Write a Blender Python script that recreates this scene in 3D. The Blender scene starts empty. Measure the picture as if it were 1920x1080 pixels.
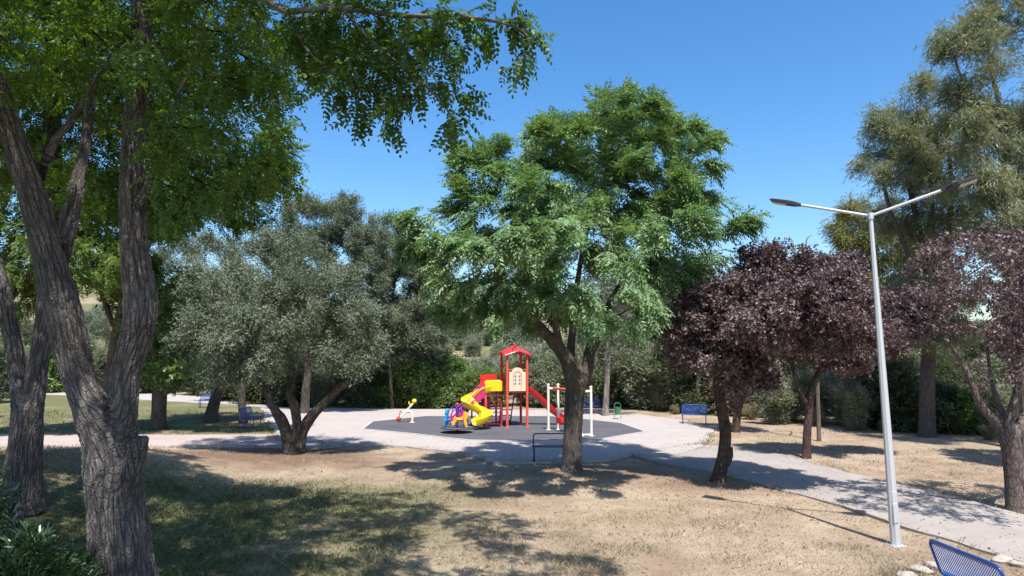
import bpy, bmesh, math, random
import numpy as np
from mathutils import Vector, Matrix, Quaternion, kdtree, noise as mnoise

SC = bpy.context.scene
COL = SC.collection
R = math.radians
rng = np.random.default_rng(7)
random.seed(7)

# ------------------------------------------------------------------ camera model
CAM = np.array([0.0, 0.0, 3.2])
F = 1250.0
PITCH = math.atan(128 / F)
SP, CP = math.sin(PITCH), math.cos(PITCH)

def ray(px, py):
    a = (px - 960) / F; b = (540 - py) / F
    return np.array([a, CP - b * SP, SP + b * CP])

def P(px, py, Y):
    d = ray(px, py)
    return CAM + d * (Y / d[1])

def G(px, py, z=0.0):
    d = ray(px, py)
    return CAM + d * ((z - CAM[2]) / d[2])

def mpp(Y):            # metres per photo pixel at depth Y
    return Y / F

# ------------------------------------------------------------------ object helpers
def link(o, parent=None):
    COL.objects.link(o)
    if parent is not None: o.parent = parent
    return o

def tag(o, label=None, cat=None, group=None, kind=None):
    if label: o['label'] = label
    if cat: o['category'] = cat
    if group: o['group'] = group
    if kind: o['kind'] = kind
    return o

def empty(name, label, cat, loc=(0, 0, 0), rz=0, group=None):
    o = bpy.data.objects.new(name, None)
    o.empty_display_size = .3
    link(o); o.location = loc; o.rotation_euler = (0, 0, rz)
    return tag(o, label, cat, group)

def kids(o):
    return [c for c in bpy.data.objects if c.parent == o]

def copy_tree(o, parent=None):
    c = o.copy(); COL.objects.link(c); c.parent = parent
    for ch in kids(o): copy_tree(ch, c)
    return c

def mesh_np(name, V, faces, mat, parent=None, attrs=None, smooth=True, loc=None):
    """faces: list of int arrays (n,k)"""
    me = bpy.data.meshes.new(name)
    V = np.asarray(V, dtype=np.float32)
    me.vertices.add(len(V)); me.vertices.foreach_set('co', V.ravel())
    loops = np.concatenate([np.asarray(f, dtype=np.int32).ravel() for f in faces if len(f)])
    tot = np.concatenate([np.full(len(f), np.asarray(f).shape[1], dtype=np.int32) for f in faces if len(f)])
    start = np.concatenate([[0], np.cumsum(tot)[:-1]]).astype(np.int32)
    me.loops.add(len(loops)); me.loops.foreach_set('vertex_index', loops)
    me.polygons.add(len(tot)); me.polygons.foreach_set('loop_start', start)
    try: me.polygons.foreach_set('loop_total', tot)
    except Exception: pass
    me.update(calc_edges=True)
    if smooth: me.polygons.foreach_set('use_smooth', np.ones(len(tot), dtype=bool))
    else: me.polygons.foreach_set('use_smooth', np.zeros(len(tot), dtype=bool))
    for k, (dom, typ, val) in (attrs or {}).items():
        a = me.attributes.new(k, typ, dom)
        a.data.foreach_set('vector' if typ == 'FLOAT_VECTOR' else 'value', np.asarray(val, dtype=np.float32).ravel())
    me.materials.append(mat)
    o = bpy.data.objects.new(name, me)
    link(o, parent)
    if loc is not None: o.location = loc
    return o

def frames(pts):
    pts = np.asarray(pts, float)
    t = np.gradient(pts, axis=0); t /= np.linalg.norm(t, axis=1)[:, None] + 1e-9
    a = np.array([1., 0, 0]) if abs(t[0][0]) < .8 else np.array([0, 1., 0])
    u = a - t[0] * a.dot(t[0]); u /= np.linalg.norm(u)
    U = []
    for i in range(len(pts)):
        u = u - t[i] * u.dot(t[i]); u /= np.linalg.norm(u) + 1e-9
        U.append(u)
    U = np.array(U); W = np.cross(t, U)
    return t, U, W

def tube_np(pts, rad, sides, cap=True, squash=None):
    """returns V, quads, tris, bark coords"""
    pts = np.asarray(pts, float); n = len(pts)
    rad = np.broadcast_to(np.asarray(rad, float), (n,))
    t, U, W = frames(pts)
    th = np.arange(sides) * 2 * math.pi / sides
    c, s = np.cos(th), np.sin(th)
    V = pts[:, None, :] + rad[:, None, None] * (c[None, :, None] * U[:, None, :] + s[None, :, None] * W[:, None, :])
    L = np.concatenate([[0], np.cumsum(np.linalg.norm(np.diff(pts, axis=0), axis=1))])
    off = random.random() * 30
    B = np.stack([rad[:, None] * c[None], rad[:, None] * s[None], np.repeat(L[:, None] + off, sides, 1)], -1)
    i = np.arange(n - 1)[:, None] * sides; j = np.arange(sides)[None]; jn = (j + 1) % sides
    Q = np.stack([i + j, i + jn, i + sides + jn, i + sides + j], -1).reshape(-1, 4)
    V = V.reshape(-1, 3); B = B.reshape(-1, 3)
    T = np.zeros((0, 3), int)
    if cap:
        k = len(V)
        V = np.vstack([V, pts[:1], pts[-1:]]); B = np.vstack([B, [[0, 0, off]], [[0, 0, off + L[-1]]]])
        jj = np.arange(sides); jn = (jj + 1) % sides
        T = np.vstack([np.stack([np.full(sides, k), jn, jj], -1),
                       np.stack([np.full(sides, k + 1), (n - 1) * sides + jj, (n - 1) * sides + jn], -1)])
    return V, Q, T, B

def catmull(pts, per=6):
    pts = np.asarray(pts, float)
    p = np.vstack([2 * pts[0] - pts[1], pts, 2 * pts[-1] - pts[-2]])
    out = []
    for i in range(1, len(p) - 2):
        for k in range(per):
            t = k / per
            out.append(.5 * ((2 * p[i]) + (-p[i - 1] + p[i + 1]) * t + (2 * p[i - 1] - 5 * p[i] + 4 * p[i + 1] - p[i + 2]) * t * t
                             + (-p[i - 1] + 3 * p[i] - 3 * p[i + 1] + p[i + 2]) * t ** 3))
    out.append(pts[-1])
    return np.array(out)

class MB:
    """collects shapes, builds ONE mesh object"""
    def __init__(s): s.V = []; s.Q = []; s.T = []; s.N = []; s.n = 0; s.smooth_from = None
    def add(s, V, Q=None, T=None, N=None):
        V = np.asarray(V, float)
        if Q is not None and len(Q): s.Q.append(np.asarray(Q) + s.n)
        if T is not None and len(T): s.T.append(np.asarray(T) + s.n)
        for f in (N or []): s.N.append([i + s.n for i in f])
        s.V.append(V); s.n += len(V); return s
    def tube(s, pts, r, sides=10, cap=True):
        V, Q, T, _ = tube_np(pts, r, sides, cap); return s.add(V, Q, T)
    def box(s, c, size, rz=0, M=None, taper=1.0):
        x, y, z = [v / 2 for v in size]
        V = np.array([[sx * x * (taper if sz > 0 else 1), sy * y * (taper if sz > 0 else 1), sz * z] for sz in (-1, 1) for sy in (-1, 1) for sx in (-1, 1)])
        if M is not None: V = V @ np.array(M).T
        elif rz:
            cc, ss = math.cos(rz), math.sin(rz); V = V @ np.array([[cc, ss, 0], [-ss, cc, 0], [0, 0, 1]])
        V = V + np.asarray(c)
        return s.add(V, [[0, 2, 3, 1], [4, 5, 7, 6], [0, 1, 5, 4], [2, 6, 7, 3], [0, 4, 6, 2], [1, 3, 7, 5]])
    def prism(s, poly, o, u, v, w):
        """polygon (2D) on axes u,v extruded along w (vector)"""
        o, u, v, w = [np.asarray(a, float) for a in (o, u, v, w)]
        n = len(poly)
        A = np.array([o + u * a + v * b for a, b in poly]); V = np.vstack([A, A + w])
        Q = [[i, (i + 1) % n, n + (i + 1) % n, n + i] for i in range(n)]
        return s.add(V, Q, None, [list(range(n))[::-1], list(range(n, 2 * n))])
    def ball(s, c, r, sc=(1, 1, 1), seg=14, ring=9):
        th = np.linspace(0, math.pi, ring + 2)[1:-1]; ph = np.arange(seg) * 2 * math.pi / seg
        V = np.stack([np.sin(th)[:, None] * np.cos(ph), np.sin(th)[:, None] * np.sin(ph), np.repeat(np.cos(th)[:, None], seg, 1)], -1).reshape(-1, 3)
        V = np.vstack([V, [[0, 0, 1]], [[0, 0, -1]]]) * r * np.array(sc) + np.asarray(c)
        i = np.arange(ring - 1)[:, None] * seg; j = np.arange(seg)[None]; jn = (j + 1) % seg
        Q = np.stack([i + j, i + seg + j, i + seg + jn, i + jn], -1).reshape(-1, 4)
        k = ring * seg; jj = np.arange(seg); jn = (jj + 1) % seg
        T = np.vstack([np.stack([np.full(seg, k), jj, jn], -1), np.stack([np.full(seg, k + 1), (ring - 1) * seg + jn, (ring - 1) * seg + jj], -1)])
        return s.add(V, Q, T)
    def lathe(s, prof, c=(0, 0, 0), seg=20):
        ph = np.arange(seg) * 2 * math.pi / seg
        V = np.array([[r * math.cos(a), r * math.sin(a), z] for r, z in prof for a in ph]) + np.asarray(c)
        n = len(prof); i = np.arange(n - 1)[:, None] * seg; j = np.arange(seg)[None]; jn = (j + 1) % seg
        Q = np.stack([i + j, i + jn, i + seg + jn, i + seg + j], -1).reshape(-1, 4)
        return s.add(V, Q, None, [list(range(seg))[::-1], list(range((n - 1) * seg, n * seg))])
    def build(s, name, mat, parent=None, smooth=True, bevel=0, loc=None):
        V = np.vstack(s.V)
        me = bpy.data.meshes.new(name)
        faces = []
        for q in s.Q: faces += q.tolist()
        for q in s.T: faces += q.tolist()
        faces += s.N
        me.from_pydata(V.tolist(), [], faces); me.update()
        if smooth:
            me.polygons.foreach_set('use_smooth', np.ones(len(me.polygons), dtype=bool))
            me.set_sharp_from_angle(angle=R(38))
        me.materials.append(mat)
        o = bpy.data.objects.new(name, me); link(o, parent)
        if loc is not None: o.location = loc
        if bevel:
            m = o.modifiers.new('bevel', 'BEVEL'); m.width = bevel; m.segments = 2; m.limit_method = 'ANGLE'; m.angle_limit = R(40)
        return o

# ------------------------------------------------------------------ materials
def new_mat(name):
    m = bpy.data.materials.new(name); m.use_nodes = True
    nt = m.node_tree; nt.nodes.clear()
    out = nt.nodes.new('ShaderNodeOutputMaterial')
    return m, nt, out

def N(nt, typ, **kw):
    n = nt.nodes.new(typ)
    for k, v in kw.items():
        if k in n.inputs.keys(): n.inputs[k].default_value = v
        else: setattr(n, k, v)
    return n

def ramp(nt, fac, stops, interp='LINEAR'):
    n = nt.nodes.new('ShaderNodeValToRGB'); n.color_ramp.interpolation = interp
    e = n.color_ramp.elements
    while len(e) < len(stops): e.new(.5)
    for k, (p, c) in enumerate(stops):
        e[k].position = p; e[k].color = (*c, 1) if len(c) == 3 else c
    nt.links.new(fac, n.inputs[0]); return n

def mix(nt, fac, a, b, blend='MIX'):
    n = nt.nodes.new('ShaderNodeMix'); n.data_type = 'RGBA'; n.blend_type = blend
    for s, v in ((n.inputs[0], fac), (n.inputs[6], a), (n.inputs[7], b)):
        if hasattr(v, 'links') or isinstance(v, bpy.types.NodeSocket): nt.links.new(v, s)
        elif isinstance(v, (int, float)): s.default_value = v
        else: s.default_value = (*v, 1)
    return n.outputs[2]

def leaf_mat(name, cols, back=None, trans=.35, rough=.5, spec=.35, warm=(1.25, 1.2, .5)):
    m, nt, out = new_mat(name)
    a = N(nt, 'ShaderNodeAttribute', attribute_name='rnd')
    k = len(cols)
    rp = ramp(nt, a.outputs['Fac'], [(i / (k - 1), c) for i, c in enumerate(cols)])
    col = rp.outputs[0]
    if back:
        g = N(nt, 'ShaderNodeNewGeometry')
        col = mix(nt, g.outputs['Backfacing'], col, back)
    p = N(nt, 'ShaderNodeBsdfPrincipled', Roughness=rough)
    p.inputs['Specular IOR Level'].default_value = spec
    nt.links.new(col, p.inputs['Base Color'])
    tr = N(nt, 'ShaderNodeBsdfTranslucent')
    tc = mix(nt, 1.0, col, warm, 'MULTIPLY')
    nt.links.new(tc, tr.inputs['Color'])
    ms = N(nt, 'ShaderNodeMixShader'); ms.inputs[0].default_value = trans
    nt.links.new(p.outputs[0], ms.inputs[1]); nt.links.new(tr.outputs[0], ms.inputs[2])
    nt.links.new(ms.outputs[0], out.inputs[0])
    return m

def bark_mat(name, dark, light, scale=(9, 9, 1.3), depth=.03, disp=False, lichen=None, bump=.6):
    m, nt, out = new_mat(name)
    a = N(nt, 'ShaderNodeAttribute', attribute_name='bark')
    mp = N(nt, 'ShaderNodeMapping'); mp.inputs['Scale'].default_value = scale
    nt.links.new(a.outputs['Vector'], mp.inputs['Vector'])
    nz = N(nt, 'ShaderNodeTexNoise', Scale=.9, Detail=4.0)
    nt.links.new(mp.outputs[0], nz.inputs['Vector'])
    ad = N(nt, 'ShaderNodeMixRGB', blend_type='LINEAR_LIGHT'); ad.inputs[0].default_value = .34
    nt.links.new(mp.outputs[0], ad.inputs[1]); nt.links.new(nz.outputs['Color'], ad.inputs[2])
    v1 = N(nt, 'ShaderNodeTexVoronoi', feature='DISTANCE_TO_EDGE', Scale=1.0)
    nt.links.new(ad.outputs[0], v1.inputs['Vector'])
    v2 = N(nt, 'ShaderNodeTexVoronoi', feature='DISTANCE_TO_EDGE', Scale=2.3)
    nt.links.new(ad.outputs[0], v2.inputs['Vector'])
    r1 = ramp(nt, v1.outputs['Distance'], [(0, (0, 0, 0)), (.16, (.75,) * 3), (.45, (1, 1, 1))])
    r2 = ramp(nt, v2.outputs['Distance'], [(0, (0, 0, 0)), (.3, (1, 1, 1))])
    h = mix(nt, .3, r1.outputs[0], r2.outputs[0])
    mp3 = N(nt, 'ShaderNodeMapping'); mp3.inputs['Scale'].default_value = (scale[0] * 1.1, scale[1] * 1.1, scale[2] * 4.2); nt.links.new(a.outputs['Vector'], mp3.inputs['Vector'])
    v3 = N(nt, 'ShaderNodeTexVoronoi', feature='DISTANCE_TO_EDGE', Scale=1.0); nt.links.new(mp3.outputs[0], v3.inputs['Vector'])
    r3 = ramp(nt, v3.outputs['Distance'], [(0, (.25,) * 3), (.10, (1, 1, 1))])
    h = mix(nt, .55, h, r3.outputs[0], 'MULTIPLY')
    fine = N(nt, 'ShaderNodeTexNoise', Scale=7.0, Detail=6.0, Roughness=.7)
    nt.links.new(mp.outputs[0], fine.inputs['Vector'])
    h2 = mix(nt, .34, h, fine.outputs['Color'])
    cr = ramp(nt, h2, [(.03, tuple(c * .4 for c in dark)), (.3, dark), (.85, light), (1, tuple(min(1, c * 1.15) for c in light))])
    col = cr.outputs[0]
    big = N(nt, 'ShaderNodeTexNoise', Scale=1.6, Detail=3.0)
    nt.links.new(a.outputs['Vector'], big.inputs['Vector'])
    br = ramp(nt, big.outputs['Fac'], [(.3, (.78, .76, .78)), (.7, (1.15, 1.13, 1.08))])
    col = mix(nt, 1.0, col, br.outputs[0], 'MULTIPLY')
    if lichen:
        ln = N(nt, 'ShaderNodeTexNoise', Scale=9.0, Detail=5.0)
        nt.links.new(a.outputs['Vector'], ln.inputs['Vector'])
        lr = ramp(nt, ln.outputs['Fac'], [(.58, (0, 0, 0)), (.7, (.6,) * 3)])
        col = mix(nt, lr.outputs[0], col, lichen)
    p = N(nt, 'ShaderNodeBsdfPrincipled', Roughness=.9)
    p.inputs['Specular IOR Level'].default_value = .15
    nt.links.new(col, p.inputs['Base Color'])
    bp = N(nt, 'ShaderNodeBump', Strength=bump, Distance=depth)
    nt.links.new(h2, bp.inputs['Height'])
    nt.links.new(bp.outputs[0], p.inputs['Normal'])
    nt.links.new(p.outputs[0], out.inputs[0])
    if disp:
        dn = N(nt, 'ShaderNodeDisplacement', Scale=depth, Midlevel=.7)
        nt.links.new(h, dn.inputs['Height']); nt.links.new(dn.outputs[0], out.inputs['Displacement'])
        m.displacement_method = 'BOTH'
    return m

def paint(name, col, rough=.35, metal=0.0, wear=.12, wcol=None, coat=.0, spec=.5, scale=6.0):
    m, nt, out = new_mat(name)
    tc = N(nt, 'ShaderNodeTexCoord')
    nz = N(nt, 'ShaderNodeTexNoise', Scale=scale, Detail=6.0, Roughness=.65)
    nt.links.new(tc.outputs['Object'], nz.inputs['Vector'])
    wc = wcol or tuple(c * .6 + .08 for c in col)
    r = ramp(nt, nz.outputs['Fac'], [(.42, (0, 0, 0)), (.75, (wear * 3,) * 3)])
    c = mix(nt, r.outputs[0], col, wc)
    p = N(nt, 'ShaderNodeBsdfPrincipled', Metallic=metal)
    nt.links.new(c, p.inputs['Base Color'])
    rr = N(nt, 'ShaderNodeMapRange'); rr.inputs[3].default_value = rough * .75; rr.inputs[4].default_value = min(1, rough * 1.4)
    nt.links.new(nz.outputs['Fac'], rr.inputs[0]); nt.links.new(rr.outputs[0], p.inputs['Roughness'])
    p.inputs['Specular IOR Level'].default_value = spec
    p.inputs['Coat Weight'].default_value = coat
    nt.links.new(p.outputs[0], out.inputs[0])
    return m

M = {}
M['bark_robinia'] = bark_mat('bark_robinia', (.082, .073, .070), (.185, .167, .160), (14, 14, 1.9), .028, True, None, .7)
M['bark_melia'] = bark_mat('bark_melia', (.065, .056, .05), (.15, .13, .115), (24, 24, 3.2), .012, False, None, .7)
M['bark_olive'] = bark_mat('bark_olive', (.05, .041, .035), (.14, .12, .10), (12, 12, 2.5), .025, False, (.18, .17, .15), .8)
M['bark_plum'] = bark_mat('bark_plum', (.045, .030, .027), (.12, .085, .072), (14, 14, 5), .012, False, None, .6)
M['bark_plumgrey'] = bark_mat('bark_plumgrey', (.075, .058, .052), (.20, .165, .15), (14, 14, 5), .012, False, None, .6)
M['bark_euc'] = bark_mat('bark_euc', (.13, .11, .10), (.33, .29, .26), (6, 6, .8), .01, False, (.42, .38, .34), .5)
M['bark_twig'] = bark_mat('bark_twig', (.10, .085, .07), (.2, .17, .14), (14, 14, 3), .01, False, None, .4)

M['leaf_robinia'] = leaf_mat('leaf_robinia', [(.03, .065, .013), (.06, .115, .022), (.10, .165, .03), (.18, .235, .05)], trans=.48, rough=.45, spec=.4, warm=(1.5, 1.5, .4))
M['leaf_melia'] = leaf_mat('leaf_melia', [(.06, .135, .055), (.155, .265, .115), (.31, .42, .24)], trans=.34, rough=.45, spec=.45)
M['leaf_olive'] = leaf_mat('leaf_olive', [(.048, .072, .038), (.09, .122, .064), (.185, .22, .14)], back=(.22, .255, .18), trans=.15, rough=.45, spec=.4, warm=(1.1, 1.1, .8))
M['leaf_greyg'] = leaf_mat('leaf_greyg', [(.068, .095, .05), (.11, .138, .072), (.17, .197, .115)], back=(.2, .23, .16), trans=.2, rough=.5, spec=.4, warm=(1.1, 1.1, .7))
M['leaf_shrubgrey'] = leaf_mat('leaf_shrubgrey', [(.09, .12, .06), (.16, .19, .105), (.25, .28, .18)], back=(.26, .28, .2), trans=.25, rough=.5, spec=.3, warm=(1.1, 1.1, .7))
M['leaf_plum'] = leaf_mat('leaf_plum', [(.045, .029, .031), (.092, .063, .064), (.17, .13, .128), (.29, .24, .232)], trans=.15, rough=.5, spec=.4, warm=(1.3, .7, .6))
M['leaf_euc'] = leaf_mat('leaf_euc', [(.14, .165, .105), (.21, .235, .155), (.31, .33, .23)], trans=.38, rough=.4, spec=.5, warm=(1.2, 1.15, .5))
M['leaf_euc_y'] = leaf_mat('leaf_euc_y', [(.12, .135, .035), (.19, .19, .05), (.26, .25, .085)], trans=.3, rough=.45, warm=(1.2, 1.15, .5))
M['leaf_green'] = leaf_mat('leaf_green', [(.075, .125, .036), (.135, .205, .064), (.225, .30, .115)], trans=.38, rough=.4, spec=.5)
M['leaf_lime'] = leaf_mat('leaf_lime', [(.065, .115, .025), (.105, .16, .036), (.16, .21, .055)], trans=.42, warm=(1.3, 1.3, .5))
M['leaf_dark'] = leaf_mat('leaf_dark', [(.045, .06, .03), (.08, .10, .048), (.13, .15, .075)], trans=.2, rough=.45)
M['leaf_dry'] = leaf_mat('leaf_dry', [(.13, .115, .07), (.22, .19, .12), (.33, .29, .19)], trans=.2, rough=.6)
M['leaf_oleander'] = leaf_mat('leaf_oleander', [(.014, .036, .014), (.026, .058, .022), (.05, .09, .035)], trans=.25, rough=.35, spec=.5)

# ------------------------------------------------------------------ terrain
def sst(a, b, x):
    t = np.clip((x - a) / (b - a), 0, 1); return t * t * (3 - 2 * t)

def vnoise(x, y, s, seed=0):
    """cheap smooth value noise (numpy)"""
    x = np.asarray(x, float) / s + seed * 17.3; y = np.asarray(y, float) / s + seed * 9.1
    xi, yi = np.floor(x), np.floor(y); fx, fy = x - xi, y - yi
    fx = fx * fx * (3 - 2 * fx); fy = fy * fy * (3 - 2 * fy)
    def h(a, b):
        v = np.sin(a * 127.1 + b * 311.7) * 43758.5453; return v - np.floor(v)
    return (h(xi, yi) * (1 - fx) + h(xi + 1, yi) * fx) * (1 - fy) + (h(xi, yi + 1) * (1 - fx) + h(xi + 1, yi + 1) * fx) * fy

def vnoise3(p, s, seed=0):
    p = np.asarray(p, float) / s + seed * 13.7
    i = np.floor(p); f = p - i; f = f * f * (3 - 2 * f)
    def h(a):
        v = np.sin(a @ np.array([127.1, 311.7, 74.7])) * 43758.5453; return v - np.floor(v)
    o = 0
    for dx in (0, 1):
        for dy in (0, 1):
            for dz in (0, 1):
                w = (f[:, 0] if dx else 1 - f[:, 0]) * (f[:, 1] if dy else 1 - f[:, 1]) * (f[:, 2] if dz else 1 - f[:, 2])
                o = o + w * h(i + np.array([dx, dy, dz]))
    return o

def height(x, y):
    x = np.asarray(x, float); y = np.asarray(y, float)
    z = .85 * sst(-6.6, -11.5, x) * sst(24, 17, y)
    z = z + .9 * sst(3, -4, y)
    z = z + (vnoise(x, y, 1.1, 1) - .75) * .035 * sst(40, 30, y) + (vnoise(x, y, 3.7, 2) - .75) * .05
    hill = 15 * sst(55, 190, y + (vnoise(x, y, 60, 3) - .5) * 40) + 6 * sst(-30, -140, x) * sst(50, 120, y) + vnoise(x, y, 35, 4) * 3 * sst(60, 110, y)
    z = z + hill * (1 - .45 * sst(-10, 60, x))
    return z

def hz(x, y): return float(height(x, y))

def green_mask(x, y):
    x = np.asarray(x, float); y = np.asarray(y, float)
    n = vnoise(x, y, 2.3, 5) * .6 + vnoise(x, y, .8, 6) * .4
    g = sst(1.2, -3.8, x + (n - .5) * 3.2) * sst(19.5, 16.0, y + (n - .5) * 3) * .95
    g = np.maximum(g, .95 * sst(-8.2, -9.8, x + (n - .5) * 1.5) * sst(27.4, 29, y) * sst(62, 55, y))
    g = np.maximum(g, .22 * sst(.55, .8, n) * sst(22, 14, y))
    g = np.maximum(g, .9 * sst(60, 75, y) * sst(.25, .5, n))
    return g * (.55 + .45 * sst(.25, .5, n))

def soil_mask(x, y):
    n = vnoise(x, y, 1.7, 8) * .6 + vnoise(x, y, .5, 9) * .4
    d = np.hypot((x + 8.6) / 5.2, (y - 21.5) / 2.6)
    s = sst(1.15, .5, d + (n - .5) * .8) * .95
    d2 = np.hypot((x - 2.) / 2.3, (y - 19.3) / 1.3); s = np.maximum(s, .75 * sst(1.2, .4, d2 + (n - .5) * .9))
    d3 = np.hypot((x + 12) / 4.5, (y - 11.5) / 6); s = np.maximum(s, .7 * sst(1.1, .6, d3 + (n - .5) * .8))
    d4 = np.hypot((x - 6) / 2.6, (y - 17.3) / 1.2); s = np.maximum(s, .6 * sst(1.2, .4, d4 + (n - .5) * .9))
    return s

def axis(parts):
    out = []
    for a, b, n in parts: out += list(np.linspace(a, b, n, endpoint=False))
    return np.array(out + [parts[-1][1]])

xs = axis([(-400, -60, 24), (-60, -16, 50), (-16, 14, 150), (14, 60, 50), (60, 400, 24)])
ys = axis([(-60, 0, 20), (0, 6, 12), (6, 30, 130), (30, 60, 60), (60, 240, 70), (240, 600, 16)])
X, Y = np.meshgrid(xs, ys)
Z = height(X, Y)
nx, ny = len(xs), len(ys)
idx = np.arange(nx * ny).reshape(ny, nx)
Q = np.stack([idx[:-1, :-1], idx[:-1, 1:], idx[1:, 1:], idx[1:, :-1]], -1).reshape(-1, 4)

def ground_mat():
    m, nt, out = new_mat('dry_ground')
    tc = N(nt, 'ShaderNodeTexCoord'); co = tc.outputs['Object']
    g = N(nt, 'ShaderNodeAttribute', attribute_name='green'); s = N(nt, 'ShaderNodeAttribute', attribute_name='soil')
    def nz(scale, det=5., rough=.6):
        n = N(nt, 'ShaderNodeTexNoise', Scale=scale, Detail=det, Roughness=rough); nt.links.new(co, n.inputs['Vector']); return n.outputs['Fac']
    straw = ramp(nt, nz(1.3, 8, .7), [(.3, (.245, .190, .142)), (.5, (.315, .255, .195)), (.7, (.385, .325, .255))]).outputs[0]
    patches = ramp(nt, nz(.35, 4), [(.35, (.80, .72, .66)), (.65, (1.1, 1.08, 1.03))]).outputs[0]
    straw = mix(nt, 1., straw, patches, 'MULTIPLY')
    fine = ramp(nt, nz(38, 4, .7), [(.3, (.55, .52, .48)), (.55, (1, 1, 1)), (.75, (1.3, 1.27, 1.2))]).outputs[0]
    straw = mix(nt, .5, straw, fine, 'MULTIPLY')
    green = ramp(nt, nz(6, 6, .7), [(.3, (.06, .075, .03)), (.5, (.115, .125, .052)), (.72, (.24, .205, .12))]).outputs[0]
    green = mix(nt, .8, green, fine, 'MULTIPLY')
    soil = ramp(nt, nz(5, 6, .7), [(.3, (.11, .07, .048)), (.6, (.2, .135, .095)), (.8, (.3, .22, .165))]).outputs[0]
    soil = mix(nt, .8, soil, fine, 'MULTIPLY')
    c = mix(nt, g.outputs['Fac'], straw, green)
    c = mix(nt, s.outputs['Fac'], c, soil)
    # weed specks
    sp = N(nt, 'ShaderNodeTexVoronoi', Scale=2.1); nt.links.new(co, sp.inputs['Vector'])
    r = ramp(nt, sp.outputs['Distance'], [(.03, (.22,) * 3), (.10, (0, 0, 0))]).outputs[0]
    c = mix(nt, r, c, (.12, .125, .05))
    p = N(nt, 'ShaderNodeBsdfPrincipled', Roughness=.95); p.inputs['Specular IOR Level'].default_value = .1
    nt.links.new(c, p.inputs['Base Color'])
    b = N(nt, 'ShaderNodeBump', Strength=.7, Distance=.03)
    nt.links.new(nz(22, 6, .7), b.inputs['Height']); nt.links.new(b.outputs[0], p.inputs['Normal'])
    nt.links.new(p.outputs[0], out.inputs[0]); return m

M['ground'] = ground_mat()
ground = mesh_np('ground', np.stack([X, Y, Z], -1).reshape(-1, 3), [Q], M['ground'],
                 attrs={'green': ('POINT', 'FLOAT', green_mask(X, Y)), 'soil': ('POINT', 'FLOAT', soil_mask(X, Y))})
tag(ground, kind='structure')

def paving_mat(name, base, var=.12, joint=None, jscale=1.0, stain=(.8, .78, .76)):
    m, nt, out = new_mat(name)
    tc = N(nt, 'ShaderNodeTexCoord'); co = tc.outputs['Object']
    n1 = N(nt, 'ShaderNodeTexNoise', Scale=.7, Detail=8., Roughness=.7); nt.links.new(co, n1.inputs['Vector'])
    c = ramp(nt, n1.outputs['Fac'], [(.3, tuple(b * (1 - var * 1.6) for b in base)), (.6, base), (.8, tuple(min(1, b * (1 + var)) for b in base))]).outputs[0]
    n2 = N(nt, 'ShaderNodeTexNoise', Scale=60., Detail=4., Roughness=.7); nt.links.new(co, n2.inputs['Vector'])
    f = ramp(nt, n2.outputs['Fac'], [(.3, (.8,) * 3), (.6, (1.05,) * 3)]).outputs[0]
    c = mix(nt, .8, c, f, 'MULTIPLY')
    n3 = N(nt, 'ShaderNodeTexNoise', Scale=2.2, Detail=6., Roughness=.75); nt.links.new(co, n3.inputs['Vector'])
    st = ramp(nt, n3.outputs['Fac'], [(.55, (1, 1, 1)), (.72, stain)]).outputs[0]
    c = mix(nt, .9, c, st, 'MULTIPLY')
    n4 = N(nt, 'ShaderNodeTexNoise', Scale=1.1, Detail=9., Roughness=.72, Distortion=.6); nt.links.new(co, n4.inputs['Vector'])
    ds = ramp(nt, n4.outputs['Fac'], [(.54, (0, 0, 0)), (.66, (.45,) * 3)]).outputs[0]
    c = mix(nt, ds, c, (base[0] * .9, base[1] * .8, base[2] * .68))
    p = N(nt, 'ShaderNodeBsdfPrincipled', Roughness=.88); p.inputs['Specular IOR Level'].default_value = .2
    bh = n2.outputs['Fac']
    if joint:
        br = N(nt, 'ShaderNodeTexBrick', Scale=jscale); nt.links.new(co, br.inputs['Vector'])
        br.inputs['Mortar Size'].default_value = .018; br.inputs['Color1'].default_value = (1, 1, 1, 1)
        br.inputs['Color2'].default_value = (.93, .93, .93, 1); br.inputs['Mortar'].default_value = (*joint, 1)
        c = mix(nt, .75, c, br.outputs['Color'], 'MULTIPLY')
    nt.links.new(c, p.inputs['Base Color'])
    b = N(nt, 'ShaderNodeBump', Strength=.35, Distance=.008); nt.links.new(bh, b.inputs['Height']); nt.links.new(b.outputs[0], p.inputs['Normal'])
    nt.links.new(p.outputs[0], out.inputs[0]); return m

M['plaza'] = paving_mat('plaza_concrete', (.40, .36, .34), .08, (.72, .7, .68), 1.0)
M['path'] = paving_mat('path_concrete', (.32, .285, .262), .12)
M['path_pink'] = paving_mat('path_pink', (.42, .345, .32), .1, (.75, .7, .68), 3.0)
M['rubber'] = paving_mat('rubber_tiles', (.10, .10, .114), .14, (.8, .8, .8), 2.0, (.86, .86, .86))
M['kerb'] = paving_mat('kerb_concrete', (.46, .43, .405), .12)

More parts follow.
